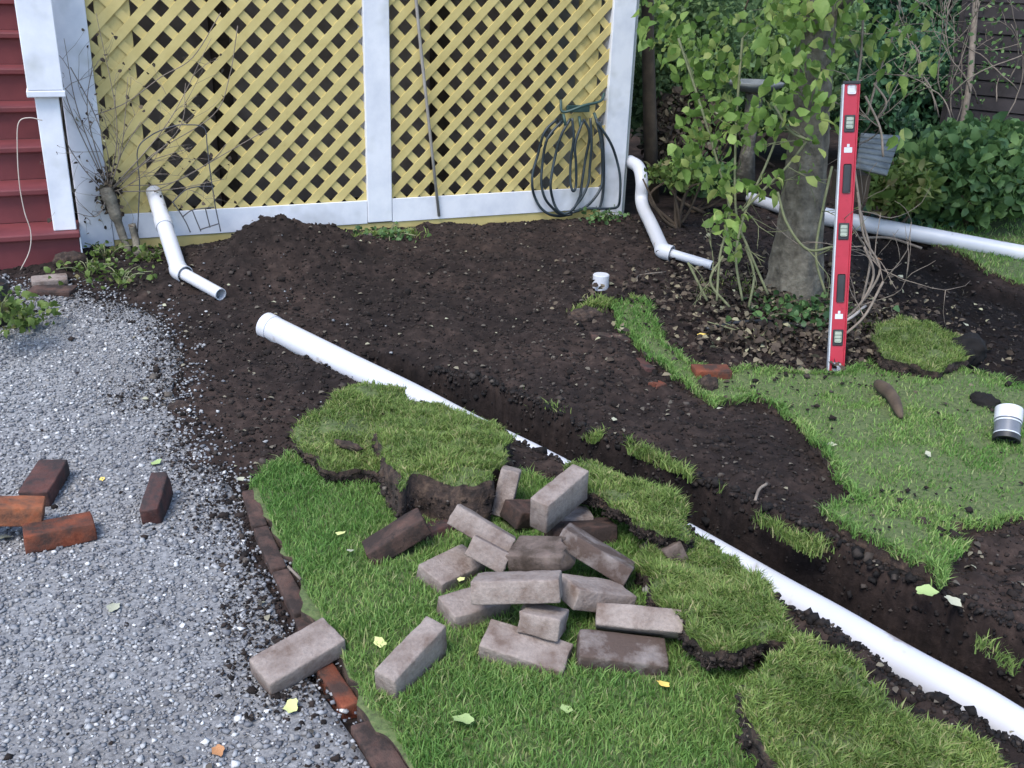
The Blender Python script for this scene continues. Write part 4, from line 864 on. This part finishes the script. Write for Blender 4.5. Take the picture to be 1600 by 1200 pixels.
t = TB(); t.tube(smoothpath([gp(215, 400), onY(212, 375, -.14), onY(206, 350, -.13)], 5), .018, 8); t.build('stem', MT['bark'], bv_)
limY = lambda q: np.array([q[0], min(q[1], -.035), max(q[2], .02)])
src = onY(170, 300, -.1); buds = []
px_targets = [(115, 170), (100, 60), (145, 95), (150, 20), (220, 190), (290, 130), (330, 60), (250, 260), (130, 260), (110, 330), (200, 120), (300, 230), (350, 280), (80, 20)]
for k, tg in enumerate(px_targets):
    e_ = onY(tg[0], tg[1], -.12 - rng.uniform(0, .08)); t = TB(); mid = (src + e_) / 2 + rng.normal(0, .05, 3); pth = [limY(p) for p in smoothpath([src, mid, e_], 7)]
    t.tube(pth, np.linspace(.0032, .0013, len(pth)), 5)
    for i in (5, 8, 11): grow(t, pth[min(i, len(pth) - 1)], (e_ - src) + rng.normal(0, .4, 3), rng.uniform(.1, .28), .0016, 1, .7, (0, -.1, .2), buds, limY)
    t.build('twig', MT['twig'], bv_)
for pts in ([(150, 180), (200, 160), (250, 120), (300, 90), (345, 20)], [(240, 300), (300, 270), (350, 240), (420, 200)], [(180, 300), (240, 240), (330, 180), (360, 120), (370, 40)], [(200, 290), (270, 285), (330, 250), (355, 225)], [(110, 105), (140, 160), (165, 230), (175, 300)], [(95, 130), (100, 210), (130, 260), (165, 300)]):
    t = TB(); t.tube(smoothpath([onY(a_ + rng.normal(0, 2), b_, -.07) for a_, b_ in pts], 6), .0024, 5); t.build('twig', MT['twig'], bv_)
if buds:
    V, F = leaves(np.array(buds), rng.uniform(.012, .03, len(buds)), aspect=.7); tag(npmesh('dry_leaves', V, F, MT['litter'], bv_), kind='stuff')
P = np.array([onY(170 + rng.normal(0, 10), 300 + rng.normal(0, 18), -.1) for _ in range(160)]); V, F = leaves(P, rng.uniform(.015, .04, 160), aspect=.7); tag(npmesh('dry_leaves', V, F, MT['litter'], bv_), kind='stuff')

# ================================================================== PLANTS
def leaf_part_mesh():
    """one broad leaf, 12 triangles"""
    L = [(0, 0, 0), (.18, .22, .05), (.5, .32, .09), (.8, .2, .04), (1, 0, -.06), (.8, -.2, .04), (.5, -.32, .09), (.18, -.22, .05), (.25, 0, -.01), (.52, 0, .01), (.8, 0, -.01)]
    F = [(0, 8, 1), (1, 8, 9, 2), (2, 9, 10, 3), (3, 10, 4), (0, 7, 8), (7, 6, 9, 8), (6, 5, 10, 9), (5, 4, 10)]
    me = bpy.data.meshes.new('leaf'); me.from_pydata(L, [], F); me.update(); me.polygons.foreach_set('use_smooth', [True] * len(F)); return me
def objcol_leaf(name, stops):
    m, t, b = mat(name, .5); oi = N(t, 'ShaderNodeObjectInfo'); c = ramp(t, oi.outputs['Random'], stops); nf = ramp(t, noise(t, 3, 3), [(0.3, (.75, .8, .7)), (0.7, (1, 1, 1))]); c = mix(t, c, nf, 1.0, 'MULTIPLY')
    t.links.new(c, b.inputs['Base Color']); b.inputs['Specular IOR Level'].default_value = .35
    tr = N(t, 'ShaderNodeBsdfTranslucent'); t.links.new(c, tr.inputs[0]); mx = N(t, 'ShaderNodeMixShader'); mx.inputs[0].default_value = .4
    t.links.new(b.outputs[0], mx.inputs[1]); t.links.new(tr.outputs[0], mx.inputs[2]); t.links.new(mx.outputs[0], t.nodes['Material Output'].inputs[0]); return m
MT['leafobj'] = objcol_leaf('broad_leaf', [(0, (.13, .21, .05)), (.45, (.21, .33, .08)), (.8, (.33, .44, .12)), (1, (.5, .53, .18))])
LEAFMES = []
for k_ in range(5):
    me = leaf_part_mesh(); me.materials.append(MT['leafobj'])
    for v in me.vertices:
        c_ = v.co; c_.y *= .75 + .13 * k_; c_.z += -(.10 + .09 * k_) * c_.x ** 2 + .25 * abs(c_.y) * (k_ % 3 - .5) + rng.normal(0, .012); c_.y += .06 * (k_ - 2) * c_.x * c_.x + rng.normal(0, .015)
    LEAFMES.append(me)
def put_leaf(root, p, size, hang=.6):
    o = bpy.data.objects.new('leaf', LEAFMES[rng.integers(0, 5)]); col.objects.link(o); o.parent = root
    d = Vector(rng.normal(size=3)); d.z = d.z * .6 - hang; d.normalize(); q = d.to_track_quat('X', 'Z'); q = q @ Vector((1, 0, 0)).rotation_difference(Vector((1, 0, 0)))
    import mathutils
    q = q @ mathutils.Quaternion((1, 0, 0), rng.normal(0, .8))
    o.matrix_parent_inverse = Matrix.Translation(-Vector(root.location)); o.matrix_basis = Matrix.Translation(Vector(p)) @ q.to_matrix().to_4x4() @ Matrix.Diagonal((size, size * rng.uniform(.8, 1.25), size, 1))
def blob(px, py, r, dep, n, dd=.25, zmin=None):
    P = []
    for _ in range(n):
        a = rng.uniform(0, 2 * np.pi); q = r * math.sqrt(rng.random()); de = dep + rng.normal(0, dd); P.append(atd(px + q * math.cos(a), py + q * math.sin(a), de))
    return np.array(P)
# tree
tree = empty('garden_tree', gp(1243, 466)); tag(tree, 'tree with a flared grey trunk behind the red level, overhung with green leaves', 'tree')
YT = gp(1243, 466)[1] - .0
tp = [onY(x_, y_, YT) for x_, y_ in ((1241, 486), (1243, 466), (1246, 430), (1250, 380), (1256, 310), (1262, 230), (1268, 150), (1276, 60), (1284, -40), (1296, -200), (1310, -420))]
tp = smooth3(tp, 9); rr_ = np.interp(np.arange(len(tp)), np.linspace(0, len(tp) - 1, 11), [.19, .155, .13, .11, .098, .092, .086, .083, .08, .075, .06])
V = []; nn_ = 72
for i, (p, r_) in enumerate(zip(tp, rr_)):
    for j in range(nn_):
        a_ = 2 * np.pi * j / nn_; k_ = 1 + .10 * math.sin(a_ * 3 + 1) * min(1, .6 + 3 * (r_ - .10) / .1) + .05 * math.sin(a_ * 7 + i * .15) + .05 * float(fbm(a_ * 2, i * .12, .5, 8)) + .07 * float(vnoise(a_ * 6, i * .10, .35, 9)) + .05 * float(vnoise(a_ * 13, i * .25, .35, 10))
        V.append(p + r_ * k_ * np.array([math.cos(a_), math.sin(a_), 0]))
F = [(i * nn_ + j, i * nn_ + (j + 1) % nn_, (i + 1) * nn_ + (j + 1) % nn_, (i + 1) * nn_ + j) for i in range(len(tp) - 1) for j in range(nn_)]
npmesh('trunk', np.array(V), np.array(F), MT['bark'], tree, True)
for k in range(6):
    t = TB(); i = rng.integers(len(tp) * 6 // 10, len(tp)); a_ = k * 1.05 + .3; p0_ = tp[i]; e_ = p0_ + np.array([math.cos(a_) * 1.2, math.sin(a_) * 1.0, .5 + .3 * rng.random()]); m_ = (p0_ + e_) / 2 + [0, 0, .2]
    pth = smoothpath([p0_, m_, e_], 6); t.tube(pth, np.linspace(.045, .012, len(pth)), 7); 
    for _ in range(3): grow(t, pth[rng.integers(4, len(pth))], rng.normal(0, 1, 3) + [0, 0, .3], .5, .01, 1)
    t.build('limb', MT['bark'], tree)
cen = tp[-1] + [0, 0, .1]; n = 9000; P = cen + rng.normal(0, 1, (n, 3)) * [.75, .75, .42]; P = P[(P[:, 2] > 1.75) | (rng.random(len(P)) < .06)]
P = P[fbm(P[:, 0], P[:, 1] + P[:, 2], .5, 3) > -.12]; V, F = leaves(P, rng.uniform(.04, .07, len(P)), aspect=.65); tag(npmesh('crown', V, F, MT['leafmid'], tree), kind='stuff')
# climbing shrub in front of and beside the trunk
vn = empty('climbing_shrub', gp(1160, 455)); tag(vn, 'broad leaved climber with drooping light green leaves hanging left of the tree trunk', 'climbing shrub')
blobs = [(1040, 30, 45, 4.9, 34), (1075, 80, 45, 4.8, 40), (1110, 130, 40, 4.7, 34), (1100, 200, 40, 4.6, 34), (1075, 245, 28, 4.6, 14), (1150, 60, 45, 4.7, 30), (1170, 190, 40, 4.5, 30), (1130, 280, 30, 4.5, 20), (1140, 340, 24, 4.5, 16),
         (1145, 385, 14, 4.5, 7), (1215, 40, 45, 4.5, 26), (1225, 120, 35, 4.4, 18), (1240, 195, 35, 4.35, 9), (1275, 20, 45, 4.4, 26), (1275, 105, 30, 4.35, 14), (1290, 190, 18, 4.3, 5), (1240, 5, 40, 4.3, 24), (1310, 15, 35, 4.35, 20), (1255, 150, 35, 4.3, 14), (1235, 75, 40, 4.3, 18), (1195, 285, 25, 4.5, 9), (1290, 60, 40, 4.5, 22), (1260, 250, 30, 4.4, 6)]
nl = 0; rest = []; LM = []
for (a_, b_, r_, de, n_) in blobs:
    P = blob(a_, b_, r_, de, n_, .12)
    for p in P:
        if rng.random() < .55 and nl < 295: put_leaf(vn, p, rng.uniform(.035, .08), 1.0); nl += 1
        else: rest.append(p)
    rest += list(blob(a_, b_, r_ * 1.1, de + .1, int(n_ * 1.4), .2))
rest = np.array(rest); V, F = leaves(rest, rng.uniform(.03, .07, len(rest)), aspect=.7, droop=.9); tag(npmesh('foliage', V, F, MT['leaf'], vn), kind='stuff')
for pts, de in [([(1160, 470), (1150, 400), (1165, 330), (1200, 250), (1230, 170)], 4.55), ([(1120, 470), (1125, 400), (1140, 330), (1120, 250), (1090, 150), (1060, 60)], 4.6), ([(1200, 460), (1170, 390), (1150, 330), (1150, 200), (1160, 60)], 4.6),
                ([(1210, 165), (1235, 205), (1265, 220)], 4.4), ([(1265, 215), (1230, 260), (1200, 290), (1160, 330)], 4.5), ([(1215, 300), (1230, 350), (1262, 390), (1305, 385)], 4.4), ([(1290, 460), (1275, 400), (1285, 330), (1300, 260)], 4.5),
                ([(1105, 470), (1090, 440), (1075, 410)], 4.7), ([(1140, 480), (1110, 440), (1130, 400)], 4.6), ([(1170, 480), (1178, 430), (1165, 385)], 4.6)]:
    t = TB(); t.tube(smoothpath([atd(a_, b_, de) for a_, b_ in pts], 6), .006, 6)
    for _ in range(2): grow(t, atd(*pts[rng.integers(1, len(pts))], de), rng.normal(0, 1, 3), .2, .003, 1)
    t.build('stem', MT['stemgreen'], vn)
# twiggy shrub with yellowish leaves above the level
sh = empty('twiggy_shrub', gp(1345, 470)); tag(sh, 'thin twiggy shrub with hanging yellow green leaves above and right of the red level', 'shrub')
for pts, de in [([(1345, 480), (1360, 400), (1345, 330), (1330, 200), (1345, 90), (1350, -20)], 4.6), ([(1350, 470), (1375, 420), (1350, 370), (1340, 300)], 4.5), ([(1355, 180), (1375, 110), (1400, 40), (1410, -30)], 4.7), ([(1340, 90), (1320, 40), (1300, -20)], 4.7),
                ([(1352, 150), (1375, 200), (1380, 245)], 4.5), ([(1290, 520), (1340, 480), (1365, 430), (1350, 385)], 4.3), ([(1310, 530), (1350, 495), (1380, 440)], 4.2), ([(1365, 130), (1385, 160), (1372, 185)], 4.6)]:
    t = TB(); t.tube(smoothpath([atd(a_, b_, de) for a_, b_ in pts], 6), .0055, 6)
    for _ in range(3): grow(t, atd(*pts[rng.integers(1, len(pts))], de), rng.normal(0, 1, 3) + [0, 0, .5], .3, .003, 1)
    t.build('stem', MT['twig'], sh)
nl2 = 0
for (a_, b_, r_, de, n_) in [(1390, 40, 35, 4.6, 16), (1430, 55, 28, 4.6, 11), (1460, 90, 14, 4.6, 5), (1405, 130, 12, 4.5, 4), (1405, 205, 10, 4.5, 4), (1350, 50, 35, 4.7, 12), (1380, 90, 22, 4.6, 7), (1440, 10, 25, 4.7, 7), (1310, 150, 12, 4.3, 2)]:
    for p in blob(a_, b_, r_, de, n_, .1): put_leaf(sh, p, rng.uniform(.045, .075), 1.1)
# background greenery
def bush(name, px, py, dep, size, n, leaf, m, label, cat='shrub', asp=.5, stems=6, sh_=(1, 1, 1), cut=-.15, sm='brownwood'):
    c = atd(px, py, dep); root = empty(name, (c[0], c[1], float(G(c[1])))); tag(root, label, cat)
    P = rng.normal(0, 1, (n, 3)); P /= np.linalg.norm(P, axis=1)[:, None]; P *= (rng.random(n) ** .45)[:, None]; P *= np.array(sh_) * size; P = P + c
    k = fbm(P[:, 0] + P[:, 2], P[:, 1] - P[:, 2] * .7, size * .45, int(px) % 50) > cut; P = P[k & (P[:, 2] > -.1)]
    V, F = leaves(P, rng.lognormal(math.log(leaf * .9), .3, len(P)).clip(leaf * .35, leaf * 1.7), aspect=asp, up=.2); tag(npmesh('foliage', V, F, m, root), kind='stuff')
    t = TB()
    for _ in range(stems):
        b_ = np.array([c[0] + rng.normal(0, size * .15), c[1] + rng.normal(0, size * .15), float(G(c[1])) - .02]); e_ = c + rng.normal(0, size * .45, 3) * np.array(sh_); t.tube(smoothpath([b_, (b_ + e_) / 2 + rng.normal(0, .05, 3), e_], 5), np.linspace(.014, .005, 11), 5)
    t.build('stems', MT[sm], root); return root
bush('evergreen_shrub', 1520, 270, 6.2, .42, 6500, .075, MT['leafmid'], 'dense broad leaved green shrub right of the slatted box', sh_=(1.25, 1, .75), asp=.62)
bush('leafy_shrub', 1400, 290, 5.9, .22, 1500, .07, MT['leafbright'], 'yellow green low shrub in front of the evergreen beside the slatted box', sh_=(1, 1, .7), cut=-.05)
bush('evergreen_shrub', 1640, 275, 6.6, .36, 5000, .06, MT['leafdark'], 'dark evergreen shrub cut by the right edge of the picture', sh_=(1, 1, .9))
bush('dark_shrub', 1440, 150, 8.2, .65, 9000, .07, MT['leafdark'], 'dark bluish shrub in the shade far behind the level', sh_=(1.2, 1, .8))
bush('hedge_shrub', 1060, 90, 7.2, .60, 12000, .055, MT['leafsoft'], 'soft green shrub behind the right corner post', sh_=(.8, 1, 1.2), cut=-.25)
bush('hedge_shrub', 1190, 80, 8.0, .75, 12000, .06, MT['leafsoft'], 'mid green shrub behind the climber left of the trunk', sh_=(1.2, 1, .9), cut=-.2)
bush('low_shrub', 1090, 275, 6.3, .20, 1500, .05, MT['leafmid'], 'low leafy plant at the foot of the wall by the right downpipe', sh_=(1.4, 1, .6))
bush('low_shrub', 1065, 270, 5.8, .16, 700, .045, MT['leafbright'], 'pale green sprigs just right of the bent downpipe', sh_=(1.5, .8, .5), cut=0)
bush('ivy_thicket', 1070, 215, 6.8, .36, 5000, .05, MT['litter'], 'brown withered thicket between corner post and climber', sh_=(.7, 1, .9), cut=-.2)
hd = empty('hedge', (6, 6, 0)); tag(hd, 'tall dark hedge closing the garden at the back', 'hedge')
n = 70000; hx = rng.uniform(1.8, 15, n); hy = 4.6 - .28 * (hx - 2) + rng.normal(0, .35, n); hzv = rng.uniform(-.1, 2.6, n); k = fbm(hx, hzv, .7, 4) + .5 * fbm(hx, hzv, .2, 8) > -.3
V, F = leaves(np.stack([hx, hy, hzv], 1)[k], rng.uniform(.05, .10, k.sum()), aspect=.55); tag(npmesh('foliage', V, F, MT['leafdark'], hd), kind='stuff')
bm = bmesh.new(); box(bm, (8.2, 4.6 - .28 * 6.2 + .9, 1.2), (14.5, .3, 2.6), Matrix.Rotation(math.atan(-.28), 3, 'Z')); frombm('dense_core', bm, MT['shed'], hd)
# twiggy bush top right
tw = empty('bare_bush', atd(1520, 140, 7.3) * [1, 1, 0]); tag(tw, 'bare twiggy bush with a pale stem in the upper right corner', 'bare bush')
b0 = atd(1512, 150, 7.0); g_ = np.array([b0[0], b0[1], 0.]); t = TB(); t.tube(smoothpath([g_, b0, atd(1520, 60, 7.0), atd(1528, -40, 7.0)], 6), .022, 7); t.build('stem', MT['twig'], tw)
for k_ in range(15):
    t = TB()
    for _ in range(1): grow(t, atd(rng.uniform(1440, 1600), rng.uniform(100, 200), rng.uniform(6.6, 7.6)), np.array([rng.normal(0, .4), rng.normal(0, .3), 1.0]), rng.uniform(.5, 1.0), .005, 2, .5)
    t.build('twig', MT['twig'], tw)
P = blob(1500, 60, 110, 7.2, 900, .4); V, F = leaves(P, rng.uniform(.02, .045, len(P))); tag(npmesh('sparse_leaves', V, F, MT['leafmid'], tw), kind='stuff')
# dark shed behind
sdd = empty('dark_shed', (7.2, 3.0, 0)); tag(sdd, 'dark boarded shed wall behind the bare bush at the right edge', 'shed')
sA = atd(1478, 185, 7.5); sB = atd(1720, 215, 6.9); sv = np.array([sB[0] - sA[0], sB[1] - sA[1]]); sv_l = np.linalg.norm(sv); ya_ = math.atan2(sv[1], sv[0])
for k in range(13):
    bm = bmesh.new(); zc_ = .06 + .105 * k; box(bm, (sA[0] + sv[0] * 1.0, sA[1] + sv[1] * 1.0, zc_), (sv_l * 2, .02, .099), Matrix.Rotation(ya_, 3, 'Z') @ Matrix.Rotation(-.10, 3, 'X'), .002); frombm('siding_board', bm, MT['shed'], sdd)
bm = bmesh.new(); box(bm, (sA[0] + sv[0] - math.sin(ya_) * .1 * -1 * -1, sA[1] + sv[1] + .12, .75), (sv_l * 2, .1, 1.5), Matrix.Rotation(ya_, 3, 'Z')); frombm('shed_core', bm, MT['shed'], sdd)
# weathered post right of the corner
wp = TB(); wp.tube([onY(1019, 330, .35), onY(1015, 180, .35), onY(1012, 60, .35), onY(1010, -200, .35)], [.05, .045, .04, .035], 9); tag(wp.build('brown_trunk', MT['brownwood']), 'slim brown trunk rising directly behind the right corner post', 'tree trunk')
# slatted feeder box
fb = empty('slatted_box', atd(1372, 300, 5.4)); tag(fb, 'weathered grey slatted wooden box on a brown base beside the level', 'wooden box')
q00 = atd(1346, 207, 5.35); q10 = atd(1408, 211, 5.45); q11 = atd(1386, 274, 5.15); q01 = atd(1338, 262, 5.05)
for k in range(7):
    u0 = k / 7 + .012; u1 = (k + 1) / 7 - .018; a1 = q00 + (q01 - q00) * u0; a2 = q10 + (q11 - q10) * u0; a3 = q10 + (q11 - q10) * u1; a4 = q00 + (q01 - q00) * u1
    nrm = np.cross(a2 - a1, a4 - a1); nrm /= np.linalg.norm(nrm); V = np.array([a1, a2, a3, a4] + [p + nrm * .012 for p in (a1, a2, a3, a4)])
    npmesh('slat', V, np.array([[0, 1, 2, 3], [7, 6, 5, 4], [0, 4, 5, 1], [1, 5, 6, 2], [2, 6, 7, 3], [3, 7, 4, 0]]), MT['wood'], fb)
cb = (q01 + q11) / 2; bm = bmesh.new(); box(bm, cb + [0.0, .14, -.10], (.15, .16, .14), Matrix.Rotation(-.4, 3, 'Z'), .004); frombm('box_body', bm, MT['brownwood'], fb)
bm = bmesh.new(); box(bm, (cb[0] + .0, cb[1] + .16, (cb[2] - .1) / 2 - .05), (.05, .05, cb[2] - .05), None, .003); frombm('support', bm, MT['brownwood'], fb)
# stone bird bath
bbp = atd(1180, 138, 6.6); bb_ = empty('bird_bath', (bbp[0], bbp[1], 0)); tag(bb_, 'shallow grey stone bird bath half hidden by leaves left of the trunk', 'bird bath')
prof = [(.0, -.02), (.10, -.02), (.17, .015), (.185, .04), (.17, .045), (.10, .01), (0, .0)]; V = []; nn_ = 28
for r_, z_ in prof:
    for j in range(nn_): a_ = 2 * np.pi * j / nn_; V.append((bbp[0] + r_ * math.cos(a_), bbp[1] + r_ * math.sin(a_), bbp[2] + z_))
npmesh('bowl', np.array(V), np.array([(i * nn_ + j, i * nn_ + (j + 1) % nn_, (i + 1) * nn_ + (j + 1) % nn_, (i + 1) * nn_ + j) for i in range(len(prof) - 1) for j in range(nn_)]), MT['wood'], bb_, True)
t = TB(); t.tube([(bbp[0], bbp[1], -.02), (bbp[0], bbp[1], bbp[2] * .5), (bbp[0], bbp[1], bbp[2] - .02)], [.09, .04, .06], 14); t.build('pedestal', MT['bark'], bb_)

# small plants
def plant(name, px, py, n, spread, size, m, label, stems=8, hgt=.1, cat='plant', dz=0):
    c = gp(px, py, dz); root = empty(name, c); tag(root, label, cat); P = c + np.stack([rng.normal(0, spread, n), rng.normal(0, spread * .8, n), rng.uniform(.01, hgt, n)], 1)
    V, F = leaves(P, rng.uniform(size * .6, size * 1.3, n), aspect=.75, up=.3, normal=(0, 0, .6)); tag(npmesh('leaves', V, F, m, root), kind='stuff')
    t = TB()
    for _ in range(stems): e_ = c + [rng.normal(0, spread), rng.normal(0, spread * .8), hgt * .9]; t.tube(smoothpath([c + [0, 0, -.01], (c + e_) / 2 + [0, 0, .02], e_], 4), .0025, 5)
    t.build('stems', MT['stemgreen'], root); return root
pt = empty('plant_pot', gp(-10, 505)); tag(pt, 'black plastic plant pot cut by the left edge of the picture', 'plant pot')
c = gp(-14, 505); pipe_mesh('pot_wall', [c, c + [0, 0, .17]], .085, .005, MT['black'], pt)
bm = bmesh.new(); bmesh.ops.create_cone(bm, cap_ends=True, segments=28, radius1=.078, radius2=.078, depth=.01, matrix=Matrix.Translation((c[0], c[1], c[2] + .15))); frombm('potting_soil', bm, MT['soil'], pt)
plant('potted_plant', 0, 500, 120, .055, .035, MT['leafbright'], 'green leafy plant growing out of the black pot', dz=.15, hgt=.1)
plant('leafy_weed', 34, 515, 170, .065, .032, MT['leafbright'], 'bright green leafy weed on the gravel right of the black pot', hgt=.10)
for (a_, b_, n_, s_, lab) in [(140, 430, 70, .07, 'patch of small weeds at the foot of the left white post'), (190, 445, 60, .08, 'straggly weeds in front of the woody stump'), (232, 412, 80, .05, 'tuft of weeds just left of the slanting downpipe'), (165, 405, 50, .05, 'weeds growing against the left white post bottom')]:
    plant('weed_patch', a_, b_, n_, s_, .03, MT['leafbright'], lab, hgt=.07)
plant('weed_patch', 608, 374, 120, .09, .028, MT['leafmid'], 'low weeds under the bottom rail beside the centre post', hgt=.04)
plant('weed_patch', 945, 345, 90, .07, .03, MT['leafmid'], 'small weeds below the hanging hose coils', hgt=.05)
plant('weed_patch', 1250, 500, 260, .14, .04, MT['leafmid'], 'low weeds around the foot of the tree trunk', hgt=.09)
plant('weed_patch', 1180, 540, 160, .10, .04, MT['litter'], 'dry seedlings in the leaf litter in front of the tree', hgt=.07)
plant('weed_patch', 1420, 355, 160, .12, .05, MT['leafdark'], 'dark sprigs beyond the background pipe', hgt=.1)

# ================================================================== FALLEN LEAVES AND STICKS
def fleaf(px, py, size, m, label, dz=.02, name='fallen_leaf', cat='leaf', asp=.7, seed=0, onto=None, curl=.12):
    c = gp(px, py, dz); bm = bmesh.new(); k = 16; a0 = rng.uniform(0, 6.28); ctr = bm.verts.new((0, 0, -.02)); ring = []
    for i in range(k):
        a_ = 2 * np.pi * i / k; r_ = .5 * (1 + .16 * math.cos(a_ * 5 + seed)) * (1 - .12 * math.cos(a_)); ring.append(bm.verts.new((r_ * math.cos(a_), r_ * math.sin(a_) * asp, curl * math.cos(2 * a_ + seed) * .5 + .05)))
    for i in range(k): bm.faces.new((ctr, ring[i], ring[(i + 1) % k]))
    o = frombm(name, bm, MT[m], None, True); o.scale = (size, size, size); o.location = c; o.rotation_euler = (rng.uniform(-.25, .25), rng.uniform(-.25, .25), a0); return tag(o, label, cat)
fl = [(593, 1003, .035, 'gl_yel', 'small round bright yellow leaf on the grass between the two loose pavers', .05), (455, 1105, .045, 'gl_yel', 'pale yellow green leaf on the gravel just below the loose paver', .015),
 (725, 1125, .05, 'gl_grn', 'light green leaf on the front lawn below the flat paver', .055), (886, 1108, .03, 'gl_grn', 'tiny green leaf on the lawn right of the light green one', .05), (532, 833, .03, 'gl_yel', 'small yellow leaf on the upper part of the front lawn', .055),
 (178, 948, .04, 'gl_pale', 'pale leaf flat on the gravel left of the edging bricks', .015), (160, 748, .022, 'gl_gold', 'orange pebble sized leaf on the gravel between the red bricks', .01), (245, 722, .035, 'gl_grn', 'faded green leaf on the gravel above the propped red brick', .012),
 (8, 840, .05, 'gl_pale', 'pale green leaf at the left edge below the orange brick', .012), (340, 1172, .035, 'gl_brn', 'orange brown leaf on the gravel near the bottom', .012), (770, 575, .05, 'gl_pale', 'long pale leaf on the bare soil beyond the trench', .02),
 (427, 472, .035, 'gl_pale', 'pale round leaf on the soil above the near end of the drain pipe', .02), (1100, 523, .05, 'gl_gold', 'golden yellow leaf in the litter in front of the tree', .05), (1446, 924, .055, 'gl_grn', 'large lobed light green leaf on the dark soil above the lower trench', .02),
 (1487, 938, .045, 'gl_pale', 'greyish dry leaf right of the large green leaf', .02), (686, 648, .025, 'gl_yel', 'small yellow leaf between the folded turf and the drain pipe', .02), (1407, 432, .04, 'gl_pale', 'narrow pale leaf on the dark soil below the background pipe', .02),
 (1509, 507, .035, 'gl_pale', 'small pale leaf on the dark excavated soil right of the curled turf', .0), (1035, 1068, .03, 'gl_gold', 'yellow stalk like leaf in the grass below the stained paver', .045), (1450, 710, .03, 'gl_pale', 'pale leaf in the middle of the right lawn', .04),
 (1298, 695, .035, 'gl_pale', 'pale leaf near the left edge of the right lawn', .04), (375, 748, .03, 'gl_pale', 'cream leaf on the soil above the first edging brick', .02), (548, 860, .02, 'gl_pale', 'tiny pale fleck of leaf on the front lawn', .05), (720, 905, .02, 'gl_yel', 'tiny yellow leaf beside the flat left paver', .05),
 (1125, 638, .03, 'gl_pale', 'whitish leaf on the soil beneath the dark lump', .03), (960, 655, .028, 'gl_pale', 'small pale leaf on the soil above the grassy trench lip', .02), (1375, 405, .03, 'gl_brn', 'brown leaf on the soil just right of the level', .02)]
for i, (a_, b_, s_, m_, lab, dz_) in enumerate(fl): fleaf(a_, b_, s_, m_, lab, dz_, seed=i * 1.7)
bk = gp(1372, 600, .045); bk2 = gp(1408, 652, .045); t = TB(); pth = smoothpath([bk, (bk + bk2) / 2 + [.01, 0, .015], bk2], 6); t.tube(pth, [.02, .024, .026, .028, .027, .025, .024, .023, .022, .02, .018, .014, .008], 9); tag(t.build('bark_stick', MT['brownwood']), 'dark rotten stick lying on the right lawn below the level', 'stick')
t = TB(); t.tube(smoothpath([gp(1180, 782, .02), gp(1186, 765, .03), gp(1198, 756, .03)], 5), .005, 6); tag(t.build('root_stick', MT['twig']), 'short bent pale root on the soil above the trench', 'stick')
t = TB(); t.tube(smoothpath([gp(995, 440, .02), gp(1000, 430, .03), gp(1040, 425, .02)], 5), .004, 6); tag(t.build('root_stick', MT['twig']), 'thin curved twig on the soil right of the white cap', 'stick')
t = TB(); t.tube(smoothpath([gp(1300, 512, .05), gp(1330, 496, .08), gp(1352, 478, .08)], 5), .007, 6); tag(t.build('root_stick', MT['cream']), 'pale stripped twig poking out right of the level', 'stick')
t = TB(); t.tube(smoothpath([gp(1345, 372, .02), gp(1390, 372, .02), gp(1440, 388, .02)], 5), .008, 6); tag(t.build('root_stick', MT['twig']), 'long brown twig on the ground beneath the background pipe', 'stick')
t = TB(); t.tube([gp(470, 905, .06), gp(450, 885, .07)], .004, 5); tag(t.build('root_stick', MT['twig']), 'short grey twig on the lawn edge by the edging bricks', 'stick')
